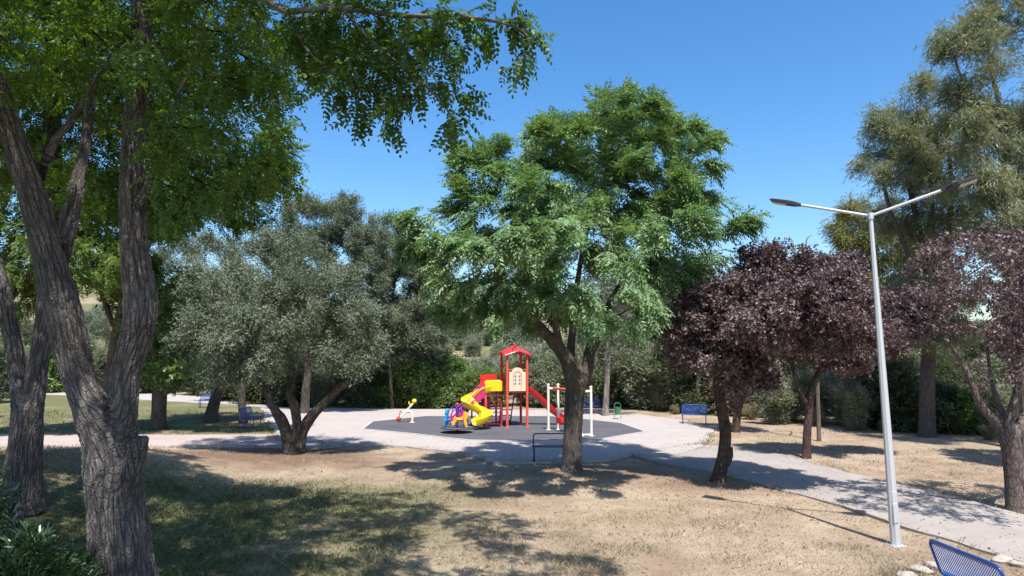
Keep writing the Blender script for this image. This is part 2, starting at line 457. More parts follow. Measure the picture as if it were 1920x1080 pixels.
def sheet(name, pts, z, mat, jitter=.11, thick=.12, step=.3, closed=True):
    """flat paved sheet with a slightly ragged edge and real sides"""
    pts = [np.array(p[:2], float) for p in pts]
    out = []
    for a, b in zip(pts, pts[1:] + pts[:1]):
        n = max(1, int(np.linalg.norm(b - a) / step))
        for k in range(n):
            q = a + (b - a) * k / n
            if jitter: q = q + np.array([vnoise(q[0], q[1], .9, 21) - .5 + .5 * (vnoise(q[0], q[1], .3, 23) - .5), vnoise(q[0], q[1], .9, 22) - .5 + .5 * (vnoise(q[0], q[1], .3, 24) - .5)]) * 2 * jitter
            out.append(q)
    bm = bmesh.new()
    vs = [bm.verts.new((q[0], q[1], z)) for q in out]
    f = bm.faces.new(vs)
    if f.normal.z < 0: f.normal_flip()
    bm.normal_update()
    if f.normal.z < 0: f.normal_flip()
    lo = [bm.verts.new((q[0], q[1], z - thick)) for q in out]
    n = len(out)
    for i in range(n): bm.faces.new((vs[i], vs[(i + 1) % n], lo[(i + 1) % n], lo[i]))
    bmesh.ops.triangulate(bm, faces=[f])
    me = bpy.data.meshes.new(name); bm.to_mesh(me); bm.free(); me.materials.append(mat)
    o = bpy.data.objects.new(name, me); link(o); tag(o, kind='structure'); return o

plaza_px = [(585, 842), (520, 826), (505, 800), (495, 783), (490, 764), (600, 766), (800, 768), (1000, 770), (1190, 776), (1290, 790), (1338, 802),
            (1330, 822), (1312, 842), (1240, 858), (1190, 852), (1140, 864), (1050, 868), (930, 866), (850, 848), (760, 838), (660, 836)]
sheet('plaza', [G(*p) for p in plaza_px], .030, M['plaza'])
path_px = [(1300, 834), (1380, 838), (1460, 852), (1560, 878), (1660, 905), (1770, 928), (1920, 965), (2080, 1010), (2300, 1060),
           (2300, 1230), (2080, 1110), (1920, 1056), (1820, 1030), (1700, 992), (1600, 958), (1500, 928), (1400, 903), (1300, 880), (1215, 862), (1180, 852)]
sheet('path', [G(*p) for p in path_px], .026, M['path'])
lp = [(600, 842), (520, 838), (420, 838), (280, 838), (120, 838), (-60, 838), (-300, 838), (-300, 815), (0, 815), (200, 817), (330, 816), (500, 815), (600, 812)]
sheet('path', [G(*p) for p in lp], .022, M['path_pink'])
fp = [(500, 764), (420, 758), (300, 752), (180, 744), (80, 740), (-200, 735), (-200, 722), (90, 725), (230, 734), (400, 746), (500, 750)]
sheet('path', [G(*p) for p in fp], .02, M['plaza'])

mat_px = [(682, 806), (700, 792), (800, 781.5), (1025, 781.5), (1092, 787), (1162, 795), (1208, 811), (1127, 825), (1010, 829), (879, 827), (777, 815)]
mat_w = [G(*p) for p in mat_px]
sheet('playground_surface', mat_w, .036, M['rubber'], jitter=0, thick=.1)
# pale kerb round the rubber surface
def kerb_ring(pts, w, z0, z1):
    pts = [np.array(p[:2]) for p in pts]; n = len(pts); c = sum(pts) / n
    outer = [p + (p - c) / np.linalg.norm(p - c) * w for p in pts]
    V = [[*p, z1] for p in pts] + [[*p, z1] for p in outer] + [[*p, z0] for p in outer] + [[*p, z0] for p in pts]
    Qs = []
    for i in range(n):
        j = (i + 1) % n
        Qs += [[i, n + i, n + j, j], [n + i, 2 * n + i, 2 * n + j, n + j], [3 * n + i, i, j, 3 * n + j]]
    o = mesh_np('kerb', np.array(V), [np.array(Qs)], M['kerb'], smooth=False); tag(o, kind='structure')
kerb_ring(mat_w, .11, -.1, .058)

# ------------------------------------------------------------------ tree growing
def colonize(stems, attr, step=.3, kill=.55, infl=4.0, iters=120, trop=(0, 0, .05), jit=.12):
    """stems: list of (points, start_parent or None). returns pos, parent, stem radii (nan where grown)"""
    pos = []; par = []; srad = []
    for pts, rad, attach in stems:
        pts = np.asarray(pts, float); rad = np.asarray(rad, float)
        seg = np.linalg.norm(np.diff(pts, axis=0), axis=1); L = np.concatenate([[0], np.cumsum(seg)])
        n = max(2, int(L[-1] / step) + 1); s = np.linspace(0, L[-1], n)
        q = np.stack([np.interp(s, L, pts[:, k]) for k in range(3)], -1); rr = np.interp(s, L, rad)
        if attach and pos:
            d = np.linalg.norm(np.array(pos) - q[0], axis=1); prev = int(d.argmin())
        else: prev = -1
        for i in range(n):
            pos.append(q[i]); par.append(prev); srad.append(rr[i]); prev = len(pos) - 1
    pos = [np.array(p) for p in pos]
    A = np.asarray(attr, float)
    Pn = np.array(pos)
    nd = np.full(len(A), 1e9); ni = np.zeros(len(A), int)
    def upd(start):
        nonlocal nd, ni
        new = Pn[start:]
        for c0 in range(0, len(new), 400):
            b = new[c0:c0 + 400]
            D = np.linalg.norm(A[:, None] - b[None], axis=2); k = D.argmin(1); d = D[np.arange(len(A)), k]
            m = d < nd; nd[m] = d[m]; ni[m] = start + c0 + k[m]
    upd(0)
    trop = np.array(trop); tried = {}
    for it in range(iters):
        alive = nd > kill
        act = alive & (nd < infl)
        if not act.any(): break
        acc = np.zeros_like(Pn); cnt = np.zeros(len(Pn))
        dv = (A[act] - Pn[ni[act]]) / nd[act][:, None]
        np.add.at(acc, ni[act], dv); np.add.at(cnt, ni[act], 1)
        src = np.nonzero(cnt)[0]; start = len(Pn); newp = []; newpar = []
        for i in src:
            d = acc[i] / cnt[i] + trop + rng.normal(0, jit, 3)
            d /= np.linalg.norm(d) + 1e-9
            q = Pn[i] + d * step
            c = tried.get(i, 0)
            if c > 4: 
                # exhausted: drop its attractors
                m = act & (ni == i); nd[m] = 0; continue
            tried[i] = c + 1
            newp.append(q); newpar.append(i)
        if not newp: break
        Pn = np.vstack([Pn, newp]); par += newpar; srad += [np.nan] * len(newp)
        upd(start)
        if len(Pn) > 9000: break
    return Pn, np.array(par), np.array(srad)

def radii(par, srad, r0, e=2.35):
    n = len(par); acc = np.zeros(n)
    for i in range(n - 1, -1, -1):
        if acc[i] == 0: acc[i] = r0 ** e
        if par[i] >= 0: acc[par[i]] += acc[i]
    r = acc ** (1 / e)
    # nodes were appended parents-first
    m = ~np.isnan(srad); r[m] = srad[m]
    for i in range(n):
        if par[i] >= 0: r[i] = min(r[i], r[par[i]] * (.98 if not m[i] else 1.5))
    return r

def chains(par, r):
    n = len(par); ch = [[] for _ in range(n)]
    for i, p in enumerate(par):
        if p >= 0: ch[p].append(i)
    roots = [i for i in range(n) if par[i] < 0]
    out = []; stack = [(x, None) for x in roots]
    while stack:
        i, frm = stack.pop()
        c = [] if frm is None else [frm]
        c.append(i)
        while ch[i]:
            k = max(ch[i], key=lambda a: r[a])
            for o in ch[i]:
                if o != k: stack.append((o, i))
            c.append(k); i = k
        if len(c) > 1: out.append((c, frm is not None))
    return out, ch

def wood_tubes(pos, par, r, rmin=.0, rmax=9, smooth=2, sub=True):
    sp = pos.copy()
    cs, ch = chains(par, r)
    for _ in range(smooth):
        for c, _f in cs:
            if len(c) > 2: sp[c[1:-1]] = .5 * sp[c[1:-1]] + .25 * (sp[c[:-2]] + sp[c[2:]])
    Vs, Qs, Ts, Bs = [], [], [], []; n = 0
    for c, att in cs:
        pts = sp[c]; rr = r[c].copy()
        if att: rr[0] = min(rr[0], rr[1] * 1.3)
        rm = rr.max()
        if rm < rmin: continue
        if sub and rm > .02 and len(c) > 2:
            k = 3 if rm > .08 else 2
            p2 = catmull(pts, k); rr = np.interp(np.linspace(0, len(c) - 1, len(p2)), np.arange(len(c)), rr); pts = p2
        s = 14 if rm > .12 else 8 if rm > .04 else 5 if rm > .012 else 3
        V, Q_, T_, B = tube_np(pts, rr, s, cap=rm > .03)
        Vs.append(V); Qs.append(Q_ + n); Ts.append(T_ + n); Bs.append(B); n += len(V)
    return np.vstack(Vs), np.vstack(Qs), np.vstack(Ts), np.vstack(Bs), sp, ch

def remesh_wood(tubes, voxel, flare=None, amp=.02, n_axis=None):
    """union of fat closed tubes -> one skin, with bark coordinates. tubes: list (pts, radii)"""
    mb = MB(); C = []; D = []; S = []; RR = []
    for pts, rad in tubes:
        pts = catmull(pts, 8); rad = np.interp(np.linspace(0, 1, len(pts)), np.linspace(0, 1, len(rad)), rad)
        V, Q_, T_, _ = tube_np(pts, rad, 20, True); mb.add(V, Q_, T_)
        t, U, W = frames(pts); L = np.concatenate([[0], np.cumsum(np.linalg.norm(np.diff(pts, axis=0), axis=1))])
        C.append(pts); D.append(t); S.append(L + pts[0][2]); RR.append(rad)
    V = np.vstack(mb.V)
    me = bpy.data.meshes.new('tmp'); f = []
    for q in mb.Q: f += q.tolist()
    for q in mb.T: f += q.tolist()
    me.from_pydata(V.tolist(), [], f); o = bpy.data.objects.new('tmp', me); COL.objects.link(o)
    m = o.modifiers.new('r', 'REMESH'); m.mode = 'VOXEL'; m.voxel_size = voxel
    s = o.modifiers.new('s', 'SMOOTH'); s.factor = .5; s.iterations = 12
    dg = bpy.context.evaluated_depsgraph_get(); dg.update()
    ev = o.evaluated_get(dg); m2 = ev.to_mesh()
    n = len(m2.vertices); V = np.empty(n * 3); m2.vertices.foreach_get('co', V); V = V.reshape(-1, 3)
    Nn = np.empty(n * 3); m2.vertices.foreach_get('normal', Nn); Nn = Nn.reshape(-1, 3)
    Qa = np.array([list(p.vertices) for p in m2.polygons if len(p.vertices) == 4], int).reshape(-1, 4)
    Ta = np.array([list(p.vertices) for p in m2.polygons if len(p.vertices) == 3], int).reshape(-1, 3)
    ev.to_mesh_clear(); bpy.data.objects.remove(o); bpy.data.meshes.remove(me)
    B = np.zeros_like(V); Wt = np.zeros(len(V))
    for c, d, s_, rr in list(zip(C, D, S, RR))[:n_axis]:
        best = np.full(len(V), 1e9); k = np.zeros(len(V), int)
        for c0 in range(0, len(V), 20000):
            dd = np.linalg.norm(V[c0:c0 + 20000, None] - c[None], axis=2); k[c0:c0 + 20000] = dd.argmin(1); best[c0:c0 + 20000] = dd.min(1)
        rel = V - c[k]; al = (rel * d[k]).sum(1); perp = rel - d[k] * al[:, None]
        w = (best / rr[k] + .05) ** -7.0
        b = perp + c[0] * np.array([1, 1, 0]); b[:, 2] += s_[k] + al
        B += b * w[:, None]; Wt += w
    B /= Wt[:, None]
    # lumpy relief
    d = (vnoise(B[:, 0] * 6 + B[:, 1] * 4, B[:, 2] * 1.6, 1., 3) - .5) * 2 * amp + (vnoise(B[:, 1] * 9 - B[:, 0] * 5, B[:, 2] * 3, 1., 4) - .5) * amp
    V = V + Nn * d[:, None]
    return V, Qa, Ta, B

# ---- leaf templates: (verts, faces as (n,k) arrays)
def leaflet(b, d, up, l, w, hexa):
    d = d / np.linalg.norm(d); s = np.cross(up, d); s /= np.linalg.norm(s) + 1e-9; nrm = np.cross(d, s)
    if hexa:
        return [b, b + d * l * .22 + s * w * .42, b + d * l * .68 + s * w * .46 - nrm * .03 * l, b + d * l - nrm * .06 * l,
                b + d * l * .68 - s * w * .46 - nrm * .03 * l, b + d * l * .22 - s * w * .42]
    return [b, b + d * l * .45 + s * w * .5, b + d * l - nrm * .08 * l, b + d * l * .45 - s * w * .5]

def pinnate(L, pairs, l, w, droop, seed, hexa=False, stalk=.18, ang=68, rach=False):
    g = np.random.default_rng(seed); V = []; rv = []
    bend = g.normal(0, .12)
    def pt(t): return np.array([t * L, bend * L * t * t, -droop * L * t * t])
    up = np.array([0, 0, 1.])
    for i in range(pairs + 1):
        t = stalk + (1 - stalk) * i / pairs; b = pt(t); tg = pt(t + .01) - pt(t); tg /= np.linalg.norm(tg)
        sz = (.65 + .5 * math.sin(math.pi * min(1, .2 + .8 * i / pairs))) * g.uniform(.85, 1.1)
        if i == pairs: V.append(leaflet(b, tg, up, l * sz, w * sz, hexa)); break
        for sg in (-1, 1):
            a = R(ang + g.normal(0, 9)) * sg
            d = tg * math.cos(a) + np.cross(up, tg) * math.sin(a) + np.array([0, 0, g.normal(-.18, .22)])
            V.append(leaflet(b, d, up + np.array([g.normal(0, .25), g.normal(0, .25), 0]), l * sz, w * sz, hexa))
    k = len(V[0]); V = np.array(V).reshape(-1, 3); Fc = np.arange(len(V)).reshape(-1, k)
    return V, Fc

def sprig(L, n, l, w, seed, spread=60, droop=.2, hexa=False):
    g = np.random.default_rng(seed); V = []
    for i in range(n):
        t = (i + .5) / n; b = np.array([t * L, 0, -droop * L * t * t]) + g.normal(0, .04 * L, 3)
        az = g.uniform(0, 2 * math.pi); el = R(g.normal(spread, 15))
        d = np.array([math.cos(el), math.sin(el) * math.cos(az), math.sin(el) * math.sin(az) - droop * .5])
        up = g.normal(0, 1, 3) * .6 + np.array([0, 0, 1.])
        s = g.uniform(.7, 1.2)
        V.append(leaflet(b, d, up, l * s, w * s, hexa))
    k = len(V[0]); V = np.array(V).reshape(-1, 3)
    return V, np.arange(len(V)).reshape(-1, k)

def rot_frames(d, upv):
    d = d / (np.linalg.norm(d, axis=1)[:, None] + 1e-9)
    y = np.cross(upv, d); y /= np.linalg.norm(y, axis=1)[:, None] + 1e-9
    z = np.cross(d, y)
    return np.stack([d, y, z], -1)     # columns

def place_leaves(temps, pos, d, upv, scale, colr):
    """instances of the templates -> V, F, rnd(face)"""
    Rm = rot_frames(d, upv); pick = rng.integers(0, len(temps), len(pos))
    Vs, Fs, Cs = [], [], []; n = 0
    for k, (TV, TF) in enumerate(temps):
        m = np.nonzero(pick == k)[0]
        if not len(m): continue
        V = np.einsum('nij,vj->nvi', Rm[m] * scale[m][:, None, None], TV) + pos[m][:, None, :]
        Fc = (np.arange(len(m))[:, None, None] * len(TV) + TF[None]) + n
        Vs.append(V.reshape(-1, 3)); Fs.append(Fc.reshape(-1, TF.shape[1])); n += len(m) * len(TV)
        c = np.clip(colr[m][:, None] + rng.normal(0, .16, (len(m), len(TF))), 0, 1); Cs.append(c.ravel())
    return np.vstack(Vs), np.vstack(Fs), np.concatenate(Cs)

TEMPS = {
    'robinia': [pinnate(.26, 6, .058, .030, dr, s, True) for s, dr in ((1, .25), (2, .45), (3, .6), (4, .15))],
    'melia': [pinnate(.46, 6, .135, .048, dr, s, False, .25, 60) for s, dr in ((11, .35), (12, .55), (13, .75), (14, .2))],
    'olive': [sprig(.26, 10, .085, .021, s, 48, .15) for s in (21, 22, 23, 24)],
    'plum': [sprig(.20, 9, .075, .046, s, 62, .25) for s in (31, 32, 33, 34)],
    'euc': [sprig(.30, 10, .15, .026, s, 40, .9) for s in (41, 42, 43, 44)],
    'broad': [sprig(.26, 8, .11, .06, s, 60, .3, True) for s in (51, 52, 53)],
    'bush': [sprig(.26, 9, .085, .034, s, 55, .05) for s in (61, 62, 63, 64)],
    'oleander': [sprig(.30, 9, .17, .032, s, 42, -.15, True) for s in (71, 72, 73)],
}

def blob_pts(blobs, n, shell=.35):
    """attractors in ellipsoids: (centre, radii[, weight])"""
    w = np.array([(b[2] if len(b) > 2 else 1) * np.prod(b[1]) ** .75 for b in blobs]); w /= w.sum()
    out = []
    for b, k in zip(blobs, rng.multinomial(n, w)):
        v = rng.normal(0, 1, (k, 3)); v /= np.linalg.norm(v, axis=1)[:, None]
        rr = rng.uniform(shell, 1, k) ** .5
        out.append(np.asarray(b[0]) + v * rr[:, None] * np.asarray(b[1]))
    return np.vstack(out)

def pblob(px, py, rx, ry, Y, ryd=None, w=1.0):
    """ellipsoid whose outline matches a photo patch at depth Y"""
    k = mpp(Y); c = P(px, py, Y)
    return (c, (rx * k, (ryd if ryd else (rx + ry) * .5 * k), ry * k), w)

def crown_mesh(name, pos, par, r, ch, temps, n, mat, parent, scale=1., leaf_r=.02, out_w=.5, rnd_w=.5, up_w=.15, jit=.12, centre=None, base=0, tipw=3., lo=.2, hi=.8, drop=None, origin=None, gaps=None):
    isleaf = np.array([len(c) == 0 for c in ch]); cand = np.nonzero((r < leaf_r) & (np.arange(len(r)) >= base))[0]
    if drop is not None: cand = cand[[not drop(pos[i]) for i in cand]]
    w = np.where(isleaf[cand], tipw, 1.)
    if gaps:
        gs, gk = gaps; w = w * np.clip((vnoise3(pos[cand] * np.array([1, 1, 1.7]), gs, 5) - gk) * 6, .02, 1)
    w = w / w.sum()
    k = rng.choice(cand, n, p=w)
    pr = np.where(par[k] >= 0, par[k], k); tw = pos[k] - pos[pr]; tw /= np.linalg.norm(tw, axis=1)[:, None] + 1e-9
    u = rng.uniform(0, 1, n)[:, None]
    p = pos[k] * u + pos[pr] * (1 - u) + rng.normal(0, jit, (n, 3))
    c = centre if centre is not None else pos[cand].mean(0)
    o = p - c; o /= np.linalg.norm(o, axis=1)[:, None] + 1e-9
    d = tw * .6 + o * out_w + rng.normal(0, rnd_w, (n, 3)) + np.array([0, 0, up_w])
    upv = np.array([0, 0, 1.]) + rng.normal(0, .3, (n, 3)) + o * .25
    clump = np.clip(vnoise(p[:, 0] + p[:, 2] * .7, p[:, 1] + p[:, 2] * .6, .9, 13), 0, 1)
    col = lo + (hi - lo) * (.55 * clump + .45 * rng.uniform(0, 1, n))
    V, Fc, C = place_leaves(temps, p, d, upv, scale * rng.uniform(.75, 1.2, n), col)
    if origin is not None: V = V - np.asarray(origin)
    return mesh_np(name, V, [Fc], mat, parent, {'rnd': ('FACE', 'FLOAT', C)}, smooth=False)

def make_tree(name, label, cat, stems, blobs, n_attr, n_leaf, temps, leafm, barkm, step=.3, kill=.5, r0=.006, leaf_r=.022, scale=1., group=None,
              remesh=None, wood_min=0., cw={}, trop=(0, 0, .05), attach=(), infl=5., jit=.12, leaf_sets=None, extra_tubes=(), parent=None, wname='trunk'):
    """stems: list of (pts, radii); the first is the root, others attach to the nearest node"""
    base = np.array(stems[0][0][0], float)
    st = [(p, r_, i > 0) for i, (p, r_) in enumerate(stems)]
    A = blob_pts(blobs, n_attr)
    pos, par, sr = colonize(st, A, step, kill, infl, 140, trop, jit)
    r = radii(par, sr, r0)
    e = parent or empty(name, label, cat, base, 0, group)
    if parent: base = np.array(parent.location)
    V, Q_, T_, B, sp, ch = wood_tubes(pos, par, r, wood_min)
    if remesh:
        # fat hand-laid stems become one skin; grown twigs keep their tubes
        fat = [(np.asarray(p), np.asarray(q)) for p, q in stems] + list(extra_tubes)
        V2, Q2, T2, B2 = remesh_wood(fat, remesh[0], amp=remesh[1], n_axis=len(stems))
        grown = np.isnan(sr)
        keepc = []
        cs, _ = chains(par, r)
        Vs, Qs, Ts, Bs = [V2], [Q2], [T2], [B2]; n = len(V2)
        for c, att in cs:
            g0 = [i for i in range(len(c)) if grown[c[i]]]
            if not g0: continue
            s0 = max(0, g0[0] - 1); cc = c[s0:]
            pts = sp[cc]; rr = r[cc].copy()
            if len(rr) > 1: rr[0] = min(rr[0], rr[1] * 1.25)
            rm = rr.max()
            if len(cc) < 2 or rm < wood_min: continue
            if rm > .02 and len(cc) > 2:
                p2 = catmull(pts, 2); rr = np.interp(np.linspace(0, len(cc) - 1, len(p2)), np.arange(len(cc)), rr); pts = p2
            V1, Q1, T1, B1 = tube_np(pts, rr, 10 if rm > .05 else 6 if rm > .015 else 4, cap=False)
            Vs.append(V1); Qs.append(Q1 + n); Bs.append(B1); n += len(V1)
        V, Q_, T_, B = np.vstack(Vs), np.vstack(Qs), np.vstack(Ts), np.vstack(Bs)
    mesh_np(wname, V - base, [Q_, T_], barkm, e, {'bark': ('POINT', 'FLOAT_VECTOR', B)})
    for (tp, nl, mm, kw) in (leaf_sets if leaf_sets is not None else [(temps, n_leaf, leafm, {})]):
        k2 = dict(cw); k2.update(kw)
        crown_mesh('crown', sp, par, r, ch, tp, nl, mm, e, scale=k2.pop('scale', scale), leaf_r=k2.pop('leaf_r', leaf_r), origin=base, **k2)
    return e

def stem(lst):
    """[(px, py, depth, width in photo px)] -> points, radii in metres"""
    pts = np.array([P(a, b, y) for a, b, y, w in lst]); rad = np.array([w * .5 * mpp(y) for a, b, y, w in lst])
    return pts, rad

def rooted(s, z=None):
    """push the root point down to just under the ground"""
    p, r = s; g = hz(p[0][0], p[0][1]) - .06
    d = p[0] - p[1]; t = (g - p[0][2]) / (d[2] if abs(d[2]) > 1e-3 else -1)
    if t > -.9: p[0] = p[0] + d * t
    p[0][2] = g
    return p, r

def flare(s, k=1.35, h=.35):
    """root flare: widen the lowest point and add one just above it"""
    p, r = s
    up = (p[1] - p[0]) / np.linalg.norm(p[1] - p[0])
    p2 = np.vstack([p[:1], p[:1] + up * h * .5, p[:1] + up * h, p[1:]]); r2 = np.concatenate([[r[0] * k, r[0] * (1 + (k - 1) * .35), r[0]], r[1:]])
    return p2, r2

# ---- 1. big forked robinia in front ------------------------------------------------
Y1 = 9.15
T1a = flare(rooted(stem([(230, 1108, Y1, 112), (226, 1040, Y1, 104), (219, 960, Y1, 96), (213, 890, Y1, 96), (203, 820, Y1, 88), (168, 755, Y1, 64), (146, 700, Y1, 60), (127, 620, Y1 - .1, 60),
                   (107, 540, Y1 - .2, 59), (83, 450, Y1 - .3, 55), (56, 350, Y1 - .5, 47), (24, 250, Y1 - .7, 45), (-12, 150, Y1 - .9, 40), (-60, 20, Y1 - 1, 32), (-110, -140, Y1 - 1, 24)])), 1.25, .45)
T1b = stem([(222, 880, Y1, 78), (226, 820, Y1, 62), (231, 760, Y1, 52), (237, 700, Y1 - .05, 52), (256, 625, Y1 - .1, 56), (262, 565, Y1 - .1, 58), (255, 500, Y1 - .1, 53), (249, 400, Y1 - .15, 47),
            (249, 300, Y1 - .2, 45), (256, 200, Y1 - .2, 42), (262, 100, Y1 - .3, 39), (268, -50, Y1 - .4, 36), (278, -220, Y1 - .6, 28), (290, -420, Y1 - .7, 18)])
T1knob = stem([(256, 635, Y1 - .1, 34), (272, 598, Y1 - .2, 40), (280, 566, Y1 - .22, 26)])
T1stump = stem([(232, 930, Y1 - .05, 56), (246, 885, Y1 - .15, 46), (258, 845, Y1 - .22, 36), (265, 818, Y1 - .24, 30)])
T1c = stem([(258, 385, Y1 - .2, 24), (279, 345, Y1 - .3, 15), (300, 280, Y1 - .5, 13), (320, 215, Y1 - .6, 12), (345, 155, Y1 - .7, 10), (356, 128, Y1 - .7, 9), (375, 50, Y1 - .8, 7)])
T1d = stem([(104, 510, Y1 - .1, 36), (124, 445, Y1 + .1, 29), (135, 395, Y1 + .2, 27), (148, 330, Y1 + .3, 24), (160, 280, Y1 + .4, 20), (175, 150, Y1 + .6, 15)])
T1e = stem([(60, 380, Y1 - .3, 20), (92, 285, Y1 - .5, 15), (140, 215, Y1 - .7, 14), (190, 135, Y1 - .9, 12), (240, 80, Y1 - 1.1, 10)])
# long limb reaching over the viewer's side, entering the picture top centre
T1f = stem([(268, -20, Y1 - .4, 34), (360, -90, Y1 - 1.4, 26), (450, -40, Y1 - 2.6, 20), (530, 22, Y1 - 3.5, 13), (640, 15, Y1 - 3.9, 11), (760, 30, Y1 - 4.1, 10), (880, 32, Y1 - 4.3, 8), (960, 45, Y1 - 4.4, 6), (1000, 70, Y1 - 4.45, 4)])
T1g = stem([(640, 15, Y1 - 3.9, 8), (690, 70, Y1 - 4.1, 6), (760, 130, Y1 - 4.2, 5), (830, 190, Y1 - 4.3, 4), (850, 225, Y1 - 4.3, 3)])
T1h = stem([(540, 20, Y1 - 3.5, 8), (570, 90, Y1 - 3.6, 6), (640, 150, Y1 - 3.8, 5), (720, 180, Y1 - 4, 4)])
yb = Y1 - 4.2
bl1 = [pblob(360, 90, 150, 110, 8.3, 1.2), pblob(470, 210, 95, 120, 8.2, .9), pblob(370, 290, 100, 90, 8.6, .8), pblob(140, 80, 180, 130, 8.6, 1.2, .8), pblob(-20, 170, 120, 150, 8.2, 1., .7),
       pblob(480, 340, 80, 60, 8.6, .7), pblob(400, 400, 70, 50, 8.8, .6, .8),
       pblob(250, 230, 150, 90, 9.6, .8, .6), pblob(330, 180, 120, 120, 7.4, .8, .8), pblob(500, 130, 80, 110, 7.4, .7), pblob(180, 330, 120, 80, 10.2, .8, .6),
       pblob(520, 60, 90, 90, 7.0, .8, .8), pblob(430, 30, 120, 80, 7.4, 1.2),
       (np.array([-5.6, 8.5, 9.6]), np.array([4.2, 4.0, 1.5]), .8), (np.array([-5.2, 8.0, 11.2]), np.array([3.0, 3.0, 1.3]), .5), (np.array([-2.2, 6.8, 8.6]), np.array([2.0, 2.6, 1.2]), .8),
       (np.array([-8.5, 8.5, 8.2]), np.array([2.4, 3.0, 1.6]), .6), (np.array([-5.2, 5.2, 8.8]), np.array([3.5, 2.0, 1.5]), .6), (np.array([-5.5, 11.2, 9.2]), np.array([3.2, 1.6, 1.4]), .6),
       (np.array([0., 8.2, 9.9]), np.array([1.7, 1.8, .9]), .8), (np.array([1.3, 6.2, 8.4]), np.array([1.5, 1.5, .7]), .8), (np.array([-2., 9.5, 10.2]), np.array([2.2, 2.0, 1.0]), .7), (np.array([-1.4, 4.4, 7.4]), np.array([1.8, 2.0, .8]), .7)]
over = [pblob(700, 45, 130, 40, yb + .5, .5, 1.), pblob(840, 45, 90, 40, yb, .4, 1.5), pblob(955, 35, 45, 30, yb - .1, .3, 1.4), pblob(985, 90, 22, 40, yb - .2, .15, 1.5),
        pblob(700, 110, 60, 60, yb + .2, .4, 1.3), pblob(800, 110, 60, 60, yb, .4, 1.4), pblob(845, 190, 32, 50, yb - .1, .25, 1.6), pblob(735, 190, 32, 40, yb + .1, .3, 1.2), pblob(640, 150, 60, 50, yb + .4, .4, 1.3), pblob(600, 70, 70, 60, yb + .8, .5, .7), pblob(850, 235, 25, 35, yb - .1, .15, 2.5), pblob(885, 190, 18, 40, yb - .1, .15, 2.), pblob(1000, 70, 22, 40, yb - .2, .15, 2.5), pblob(965, 125, 14, 30, yb - .2, .12, 2.), pblob(740, 225, 22, 25, yb + .1, .2, 2.), pblob(690, 195, 25, 30, yb + .2, .2, 2.)]
rob = make_tree('robinia_tree', 'tall forked robinia with deeply furrowed bark standing closest, beside the leafy shrub', 'tree', [T1a, T1b, T1c, T1d, T1e], bl1, 2000, 0,
          None, None, M['bark_robinia'], step=.22, kill=.32, r0=.0035, leaf_r=.013, infl=4, remesh=(.0145, .016), extra_tubes=[T1knob, T1stump],
          leaf_sets=[(TEMPS['robinia'], 17000, M['leaf_robinia'], {'scale': 1.0, 'jit': .11, 'out_w': .25, 'up_w': -.25, 'rnd_w': .5, 'gaps': (.9, .27)})])
make_tree('robinia_tree', '', '', [T1f, T1g, T1h], over, 1300, 0, None, None, M['bark_twig'], step=.085, kill=.12, r0=.0016, leaf_r=.0062, infl=1.5, parent=rob, wname='branch', trop=(0, 0, -.12),
          leaf_sets=[(TEMPS['robinia'], 850, M['leaf_robinia'], {'scale': .82, 'jit': .03, 'out_w': .1, 'up_w': -.45, 'rnd_w': .4, 'tipw': 4., 'lo': .0, 'hi': .6})])

# ---- 2. second robinia on the bank -------------------------------------------------
Y2 = 12.6
T2a = flare(rooted(stem([(42, 905, Y2, 68), (46, 850, Y2, 58), (50, 790, Y2, 54), (44, 745, Y2, 40), (34, 705, Y2, 30), (25, 650, Y2, 29), (11, 585, Y2, 29), (-6, 500, Y2, 28), (-40, 380, Y2, 25), (-70, 220, Y2, 20)])), 1.25, .4)
T2b = stem([(53, 800, Y2, 46), (64, 745, Y2, 37), (71, 690, Y2, 35), (82, 620, Y2, 34), (92, 530, Y2, 34), (98, 400, Y2, 34), (98, 300, Y2, 33), (100, 170, Y2, 31), (98, 60, Y2, 28), (84, 5, Y2, 18), (70, -120, Y2, 13)])
T2c = stem([(98, 70, Y2, 24), (118, 10, Y2, 18), (150, -90, Y2, 13)])
bl2 = [pblob(60, 60, 190, 120, 12.6, 2.), pblob(240, 150, 150, 130, 12.4, 1.6), pblob(-40, 250, 130, 130, 12.6, 1.6, .8), pblob(330, 230, 120, 120, 12.6, 1.4), pblob(430, 330, 100, 70, 12.8, 1.2), pblob(310, 380, 120, 50, 13, 1., .8),
       pblob(190, 300, 110, 90, 12.8, 1.2, .55), pblob(60, -120, 250, 110, 12.6, 2.4, .6), pblob(510, 310, 60, 60, 12.8, .8, .9)]
make_tree('robinia_tree', 'robinia with two slender stems rising from the bank just behind the closest tree', 'tree', [T2a, T2b, T2c], bl2, 1000, 0, None, None, M['bark_robinia'],
          step=.28, kill=.42, r0=.005, leaf_r=.018, infl=5, remesh=(.028, .015),
          leaf_sets=[(TEMPS['robinia'], 11000, M['leaf_robinia'], {'scale': 1.15, 'jit': .16, 'up_w': -.25, 'out_w': .3})])

